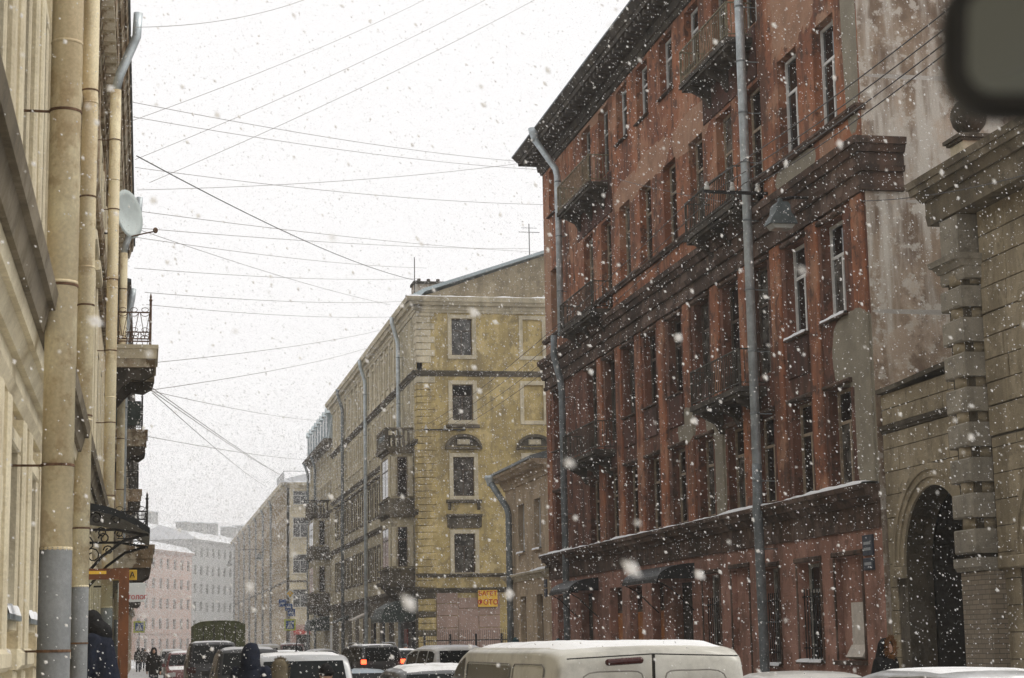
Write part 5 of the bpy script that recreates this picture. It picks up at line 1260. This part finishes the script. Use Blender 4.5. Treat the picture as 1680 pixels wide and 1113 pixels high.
person('small dark pedestrian beside the black off-roader', (12.3, 88), 180, 1.9, 'black_cloth', 'jeans', 'hat', 'grey_cloth', .1, z0=.0, vox=.035)

# ------------------------------------------------------------------ signs
def sign(name, label, loc, w_, h_, mat, texts=(), rz=0., th=.06, border=None, cat='sign', bracket=None, group=None):
    r_ = tag(empty(name, loc, rz), label, cat, group)
    MB().cbox(-w_/2, w_/2, -th/2, th/2, 0, h_, .006).build('panel', mat, r_)
    if border: MB().cbox(-w_/2+border[0], w_/2-border[0], -th/2-.008, -th/2-.0005, border[0], h_-border[0], .002).build('field', border[1], r_)
    for (s, size, z, mt, *xo) in texts:
        link('lettering', text_mesh(s, size, mt), r_, Matrix.Translation((xo[0] if xo else 0, -th/2-.012, z)) @ UPR)
    if bracket: MB().tube(bracket, .018, 6).build('bracket', 'iron', r_)
    return r_
sign('shop_sign', 'yellow shop sign with red lettering on the ochre house', (YX+3.72, YY-.12, 3.78), 1.06, 1.0, 'sign_yellow', (('БАГЕТ', .33, .60, 'sign_red'), ('ФОТО', .38, .12, 'sign_red')), th=.1)
MB().box(YX+3.2, YX+4.24, YY-.178, YY-.1715, 4.27, 4.285).build('sign_divider', 'sign_red', None) if False else None
def atXY(px, py, Y):
    D = 1.0; a = at(px, py, 1.0)-Vector((0, 0, CAM_H)); t = Y/a.y; return Vector((0, 0, CAM_H))+a*t
p = atXY(214, 952, 30.0); sign('projecting_sign', 'small yellow projecting sign above the brown door frame', (p.x-.11, 30.0, p.z), .42, .16, 'sign_yellow', (('ТА', .12, .04, 'black', .10),), th=.05, bracket=[(-.75, 0, .1), (-.2, 0, .1)])
p = atXY(213, 988, 36.0); sign('projecting_sign', 'white projecting sign with red letters right of the brown door', (p.x+.03, 36.0, p.z), .52, .36, 'sign_white', (('АТОЛОГ', .105, .05, 'sign_red', .07),), th=.06, bracket=[(-.85, 0, .3), (-.25, 0, .3)])
MT['triangle'] = MT['sign_white']
def crossing(name, label, x, y_, z, px=0):
    r_ = tag(empty(name, (x, y_, 0)), label, 'traffic sign', 'pedestrian crossing signs')
    MB().tube([(0, .06, .1), (0, .06, z+1.0)], .035, 8).build('post', 'zinc_dark', r_)
    o = MB().cbox(-.48, .48, -.02, .02, z, z+.96, .005).build('border_panel', 'sign_lime', r_)
    MB().box(-.34, .34, -.026, -.0205, z+.14, z+.82).build('blue_field', 'sign_blue', o)
    MB().add([(-.27, -.031, z+.2), (.27, -.031, z+.2), (0, -.031, z+.74)], [(0, 1, 2)]).build('white_triangle', 'sign_white', o)
    mb = MB(); mb.ell((0, -.035, z+.58), (.04, .004, .04), 10, 6); mb.tube([(0, -.035, z+.54), (.0, -.035, z+.38)], .03, 6); mb.tube([(0, -.035, z+.4), (.1, -.035, z+.24)], .02, 5); mb.tube([(0, -.035, z+.4), (-.09, -.035, z+.24)], .02, 5); mb.tube([(0, -.035, z+.5), (.09, -.035, z+.42)], .015, 5); mb.build('walking_figure', 'black', o)
    return r_
crossing('crossing_sign', 'pedestrian crossing sign over the distant crowd on the left', -.35, 158, 3.15)
rs = crossing('crossing_sign', 'pedestrian crossing sign below a yellow diamond sign', 12.05, 156, 3.1)
MB().add([(.0, -.04, 5.75), (.42, -.04, 6.17), (0, -.04, 6.59), (-.42, -.04, 6.17), (0, .0, 5.75), (.42, .0, 6.17), (0, .0, 6.59), (-.42, .0, 6.17)], [(0, 1, 2, 3), (4, 7, 6, 5), (0, 4, 5, 1), (1, 5, 6, 2), (2, 6, 7, 3), (3, 7, 4, 0)]).build('diamond_sign', 'sign_white', rs)
MB().add([(.0, -.046, 5.87), (.30, -.046, 6.17), (0, -.046, 6.47), (-.30, -.046, 6.17)], [(0, 1, 2, 3)]).build('diamond_field', 'sign_yellow', rs)
MB().tube([(0, .06, 4.0), (0, .06, 6.5)], .035, 8).build('upper_post', 'zinc_dark', rs)
for (x, z) in ((-.62, 5.1), (-.1, 4.75), (.12, 4.3)): 
    o = MB().cbox(x-.32, x+.32, -.05, -.03, z, z+.6, .005).build('blue_sign', 'sign_blue', rs); MB().box(x-.18, x+.18, -.056, -.0505, z+.24, z+.34).build('sign_mark', 'sign_white', o)

# ------------------------------------------------------------------ satellite dish
ds = tag(empty('satellite_dish', (-.42, 36.5, 10.55)), 'pale oval satellite dish on the left facade', 'satellite dish')
mb = MB(); prof = []; n = 22; g = []
for i in range(7):
    r_ = .48*i/6; g.append([(r_*math.cos(2*math.pi*j/n), -.10*(1-(r_/.48)**2)*-1-.0, r_*1.02*math.sin(2*math.pi*j/n)) for j in range(n+1)])
DMt = Matrix.Translation((0.02, 0, .0)) @ Matrix.Rotation(R(58), 4, 'Z') @ Matrix.Rotation(R(-6), 4, 'X')
o = MB().grid(g).build('reflector', 'dish', ds, DMt, True, True); sm = o.modifiers.new('t', 'SOLIDIFY'); sm.thickness = .02
MB().tube([(.48*math.cos(2*math.pi*j/22), 0, .49*math.sin(2*math.pi*j/22)) for j in range(23)], .012, 6).build('reflector_rim', 'dish', o)
MB().tube([(.05, -.02, -.47), (.30, -.10, -.42), (.52, -.16, -.38)], .014, 6).build('feed_arm', 'rust', ds); MB().ell((.54, -.17, -.36), (.05, .05, .06)).build('feed_horn', 'rust', ds)
MB().tube([(-.58, .1, -.38), (-.30, .12, -.38), (-.2, .12, -.3), (-.18, .1, -.1)], .022, 8).build('wall_bracket', 'iron', ds)

# ------------------------------------------------------------------ street lamps on wall brackets
def lamp(label, X, Y, z, wallx, k=1.0, arm=1.5, bar=True, group='bracket street lamps', ly=None):
    r_ = tag(empty('street_lamp', (X, Y, z)), label, 'street lamp', group)
    MB().prism([(-.32*k, -.22*k), (-.30*k, -.15*k), (-.22*k, -.02*k), (-.18*k, .03*k), (-.16*k, .20*k), (-.11*k, .27*k), (.11*k, .27*k), (.16*k, .20*k), (.18*k, .03*k), (.22*k, -.02*k), (.30*k, -.15*k), (.32*k, -.22*k)], 'y', -.22*k, .22*k).build('lamp_shade', 'lampshade', r_)
    MB().prism([(-.28*k, -.221*k), (.28*k, -.221*k), (.2*k, -.32*k), (-.2*k, -.32*k)], 'y', -.18*k, .18*k).build('lamp_lens', 'lampglass', r_)
    MB().lathe([(.07*k, .27*k), (.06*k, .36*k), (.03*k, .4*k)], 10).build('lamp_neck', 'lampshade', r_)
    MB().tube([(0, 0, .36*k), (.25, 0, .42*k), (wallx-X, 0, .42*k)], .035, 8).build('wall_arm', 'iron', r_)
    return r_
lamp('large grey street lamp on the red house beside the drainpipe', 13.75, 37.7, 11.2, 14.6)
lamp('small street lamp hanging before the long tan house', 13.2, 217.9, 12.15, 14.0, 1.35)
lamp('tiny street lamp before the far grey house', 13.0, 290.0, 14.6, 14.0, 1.5)
def crossarm(label, X0, X1, Y, z, wallx=None, n=3):
    r_ = tag(empty('insulator_bracket', (X0, Y, z)), label, 'wire bracket', 'insulator brackets')
    MB().box(0, (wallx or X1)-X0, -.035, .035, -.035, .035).build('arm', 'iron', r_)
    for i in range(n):
        x = .1+(X1-X0-.2)*i/max(1, n-1); MB().lathe([(.05, .036), (.075, .06), (.07, .12), (.045, .15), (.055, .18), (.05, .22), (.02, .25)], 10, (x, 0, 0)).build('insulator', 'porcelain', r_)
    return r_
crossarm('iron wire bracket with porcelain insulators on the red house', 12.98, 14.45, 40.85, 12.5, 14.59)
crossarm('wire bracket with insulators on the ochre house side wall', 14.8, 17.1, 97.9, 13.36, None)
MB().box(0, .06, 0, .28, -.03, .03).build('wall_stay', 'iron', None, T(16.0, 97.735, 13.62)) if False else None
crossarm('wire bracket on the mansard house bay', 12.4, 14.3, 145.4, 13.2, 14.44)
crossarm('wire bracket beside the small lamp on the tan house', 10.9, 13.9, 216.0, 12.9, 13.99)

# ------------------------------------------------------------------ iron fence on the side street
fe = tag(empty('iron_fence', (14.2, 94.5, 0)), 'dark iron fence in front of the pink shop panels', 'fence')
for k in range(5): MB().box(k*1.35-.05, k*1.35+.05, -.05, .05, 0, 2.35).build('post', 'iron', fe)
mb = MB(); mb.box(0, 5.4, -.015, .015, 2.0, 2.05); mb.box(0, 5.4, -.015, .015, .3, .35)
for i in range(54): mb.box(i*.1-.008+.05, i*.1+.008+.05, -.03, -.016, .2, 2.55)
mb.build('pickets', 'iron', fe)

# ------------------------------------------------------------------ overhead wires
def wire(a, b, sag=.25, r=.012, label=None, group='overhead wires', mat='wire'):
    a, b = Vector(a), Vector(b); n = 14; mid = []
    for i in range(n+1):
        t = i/n; p = a.lerp(b, t); p.z -= sag*4*t*(1-t); mid.append(p-a)
    o = MB().tube(mid, r, 5).build('overhead_wire', mat, None, Matrix.Translation(a))
    return tag(o, label or 'thin overhead wire crossing the white sky between the facades', 'wire', group)
G0 = 'thin wires across the sky'
W = [((218, 45, 30), (520, -8, 40)), ((218, 168, 36), (893, 268, 64)), ((218, 192, 40), (893, 279, 65.5)), ((222, 262, 44), (815, -10, 62)), ((245, 300, 46), (905, -15, 60)), ((218, 198, 44), (720, -12, 70)),
     ((225, 312, 46), (885, 264, 64)), ((222, 275, 44), (893, 336, 66)), ((222, 346, 48), (890, 414, 100)), ((222, 374, 50), (870, 408, 100)), ((225, 390, 52), (700, 440, 101)), ((220, 440, 56), (690, 457, 101)),
     ((238, 480, 50), (672, 494, 100)), ((240, 500, 60), (650, 520, 104)), ((245, 596, 47), (640, 538, 108)), ((250, 640, 47), (600, 572, 121)), ((235, 715, 62), (520, 755, 160)), ((240, 640, 60), (520, 690, 160)), ((222, 375, 52), (640, 500, 105))]
WL = ['short thin wire across the very top left of the sky', 'thin wire from the left eaves to the red house far corner', 'thin wire just below another one ending at the red house corner', 'thin wire rising from left eaves to the top edge mid sky',
      'thin wire rising to the top edge nearest the red roof', 'thin wire rising leftmost of three to the top edge', 'thin wire climbing gently to the red house eaves corner', 'thin wire sinking gently to the red house below its eaves',
      'thin wire from the satellite dish to the roof antenna', 'thin wire beside the dish wire ending at the antenna foot', 'thin wire ending at the ochre house roof mast', 'nearly level thin wire ending at the ochre chimney',
      'thin wire ending at the ochre roof cornice corner', 'thin wire meeting the ochre street front just below its cornice', 'thin wire rising from the balcony railing to the ochre front', 'thin wire rising from under the upper left balcony',
      'thin wire from the panelled balcony to the mansard', 'thin wire from behind the upper balcony to the mansard eaves', 'thin wire slanting from the dish feed to the ochre drainpipe']
for (a, b), lb in zip(W, WL): wire(at(*a), at(*b), .18, .002+.00004*(a[2]+b[2]), lb, G0, 'wire_thin')
wire(at(224, 256, 42), at(690, 462, 100), .4, .014, 'thicker dark cable slanting down across the sky to the ochre roof', None)
for k, (a, b) in enumerate((((247, 640, 46), (470, 782, 190)), ((250, 645, 46), (440, 800, 190)), ((246, 634, 46), (500, 800, 170)))): wire(at(*a), at(*b), .25, .011, ('middle', 'lowest', 'uppermost')[k]+' of three wires fanning out from the upper left balcony', 'wires from the left balcony', 'wire_thin')
BW = [((1548, 28), 13.1), ((1548, 56), 13.55), ((1552, 76), 14.0), ((1554, 92), 14.35)]
for k, ((px, py), bx) in enumerate(BW):
    a = at(px+70, py-62, 24.0+.25*k); mid = Vector((bx, 40.85, 12.72)); wire(a, mid, .12, .012, ('uppermost', 'second', 'third', 'lowest')[k]+' of four wires over the weathered end wall', 'four wires on the red house', 'wire')
    wire(mid, (14.9+.7*k, 97.9, 13.6), .5, .011, ('leftmost', 'second', 'third', 'rightmost')[k]+' of four wires from red house to ochre bracket', 'four wires to the ochre house', 'wire')
wire(at(1000, 290, 55), at(1180, 330, 42), .05, .008, 'short thin wire along the red facade by the upper balconies', None, 'wire')
wire((14.55, 35.0, 10.9), at(1690, 285, 29), .1, .01, 'thin wire sagging in front of the weathered end wall', None, 'wire')

# ------------------------------------------------------------------ rear-view mirror of the viewer's vehicle
c = at(1670, 66, .66); mr_ = bpy.data.objects.new('rear_view_mirror', None); COL.objects.link(mr_)
mm = cam_o.matrix_world.to_3x3().to_4x4(); mm.translation = c
mr_.matrix_basis = mm @ Matrix.Rotation(R(-8), 4, 'Y') @ Matrix.Rotation(R(-1), 4, 'Z'); tag(mr_, 'blurred black rear-view mirror at the upper right', 'mirror')
def rrect(w_, h_, r_, n=6):
    out = []
    for cx_, cy_, a0 in ((w_/2-r_, h_/2-r_, 0), (-w_/2+r_, h_/2-r_, 90), (-w_/2+r_, -h_/2+r_, 180), (w_/2-r_, -h_/2+r_, 270)):
        for i in range(n+1): t = R(a0+90*i/n); out.append((cx_+r_*math.cos(t), cy_+r_*math.sin(t)))
    return out
mw_, mh_ = .24, .056; off = mw_/2-.0265
mb = MB(); lay = []
for s_, zz in ((.93, -.028), (1.0, -.016), (1.0, -.002), (.985, .001)): lay.append([(x*(1-(1-s_)*.3)+off, y_*s_-.0, zz) for x, y_ in rrect(mw_, mh_, .020)])
mb.grid([l+[l[0]] for l in lay]); mb.add(lay[0], [tuple(range(len(lay[0])))]); mb.build('housing', 'black', mr_, None, True)
mb = MB(); a = [(x+off, y_, .0012) for x, y_ in rrect(mw_-.004, mh_-.004, .0145)]; b = [(x+off, y_, .0012) for x, y_ in rrect(mw_-.0175, mh_-.0175, .010)]
mb.grid([a+[a[0]], b+[b[0]]]); mb.build('bezel', 'black', mr_)
MB().add([(x+off, y_, .0008) for x, y_ in rrect(mw_-.014, mh_-.014, .0115)], [tuple(range(28))]).build('mirror_glass', 'mirrorglass', mr_)
MB().tube([(off, 0, -.025), (off, .035, -.05), (off, .10, -.09)], .008, 8).build('stem', 'black', mr_)

# ------------------------------------------------------------------ falling snow
fk = NT('snowflake'); fk.b.inputs['Base Color'].default_value = (.92, .92, .94, 1); fk.b.inputs['Roughness'].default_value = .9

_tl = fk.n('ShaderNodeBsdfTranslucent'); _tl.inputs[0].default_value = (1, 1, 1, 1)
_df = fk.n('ShaderNodeBsdfDiffuse'); _df.inputs[0].default_value = (.95, .95, .97, 1)
_tp = fk.n('ShaderNodeBsdfTransparent')
_m1 = fk.n('ShaderNodeMixShader'); _m1.inputs[0].default_value = .6; fk.t.links.new(_df.outputs[0], _m1.inputs[1]); fk.t.links.new(_tl.outputs[0], _m1.inputs[2])
_m2 = fk.n('ShaderNodeMixShader'); _m2.inputs[0].default_value = .70; fk.t.links.new(_tp.outputs[0], _m2.inputs[1]); fk.t.links.new(_m1.outputs[0], _m2.inputs[2])
fk.t.links.new(_m2.outputs[0], fk.t.nodes['Material Output'].inputs[0]); MT['flake'] = fk.m
def flakes(name, n, d0, d1, s0, s1, seed, box=None):
    g = np.random.default_rng(seed); D = (g.random(n)*(d1**3-d0**3)+d0**3)**(1/3)
    px = (g.random(n)-.5)*2184+840; py = (g.random(n)-.5)*1447+556
    F, Rt, Up = np.array(_fw), np.array(_rt), np.array(_up)
    C = np.array([0, 0, CAM_H])+(F[None]*F_PX+Rt[None]*(px-840)[:, None]-Up[None]*(py-556.5)[:, None])*(D/F_PX)[:, None]
    if box: C = np.stack([g.uniform(box[0], box[1], n), g.uniform(box[2], box[3], n), g.uniform(box[4], box[5], n)], 1)
    ok = (C[:, 2] > .1) & (C[:, 0] > -.85) & (C[:, 0] < 14.2); C = C[ok]; n = len(C)
    base = np.array([(1, 0, 0), (-1, 0, 0), (0, 1, 0), (0, -1, 0), (0, 0, 1), (0, 0, -1)], float)
    fc_ = np.array([(0, 2, 4), (2, 1, 4), (1, 3, 4), (3, 0, 4), (2, 0, 5), (1, 2, 5), (3, 1, 5), (0, 3, 5)])
    s = (s0+(s1-s0)*g.random(n)**2.2)[:, None, None]
    V = base[None]*s*g.uniform(.65, 1.2, (n, 6, 1)); V[:, 4:, :] *= 1.65
    # tumble a little off the vertical with the wind
    ang = -R(36)+g.normal(0, .3, n); ca, sa = np.cos(ang)[:, None], np.sin(ang)[:, None]
    x, z = V[:, :, 0].copy(), V[:, :, 2].copy(); V[:, :, 0] = x*ca+z*sa; V[:, :, 2] = -x*sa+z*ca
    V += C[:, None]; V = V.reshape(-1, 3); Fc = (fc_[None]+(np.arange(n)*6)[:, None, None]).reshape(-1, 3)
    me = bpy.data.meshes.new(name); me.vertices.add(len(V)); me.vertices.foreach_set('co', V.ravel())
    me.loops.add(Fc.size); me.loops.foreach_set('vertex_index', Fc.ravel().astype(np.int32)); me.polygons.add(len(Fc))
    me.polygons.foreach_set('loop_start', np.arange(0, Fc.size, 3, dtype=np.int32)); me.update(calc_edges=True); me.materials.append(MT['flake'])
    return me
parts = [flakes('a', 38000, 1.3, 26, .0023, .0070, 1), flakes('b', 26000, 26, 48, .005, .010, 2), flakes('c', 30000, 0, 0, .009, .017, 3, (-.8, 14.1, 48, 112, .3, 21)), flakes('d', 85000, 0, 0, .019, .034, 4, (-.8, 13.6, 112, 285, .3, 19))]
bm = bmesh.new()
for q in parts: bm.from_mesh(q)
me = bpy.data.meshes.new('falling_snow'); bm.to_mesh(me); bm.free(); me.materials.append(MT['flake'])
tag(link('falling_snow', me), 'white snowflakes falling through the whole street', 'snow', None, 'stuff')

# ------------------------------------------------------------------ snowy air
hzm = bpy.data.materials.new('snow_haze'); hzm.use_nodes = True; hzm.node_tree.nodes.clear()
pv = hzm.node_tree.nodes.new('ShaderNodeVolumePrincipled'); pv.inputs['Color'].default_value = (1, 1, 1, 1); pv.inputs['Density'].default_value = .00055; pv.inputs['Anisotropy'].default_value = .2
ho = hzm.node_tree.nodes.new('ShaderNodeOutputMaterial'); hzm.node_tree.links.new(pv.outputs[0], ho.inputs['Volume']); MT['haze'] = hzm
tag(MB().box(-60, 90, -70, 420, -1.0, 28.5).build('haze', 'haze'), 'pale snowy air filling the street', 'haze', None, 'stuff')

bpy.data.scenes.remove(TMP)
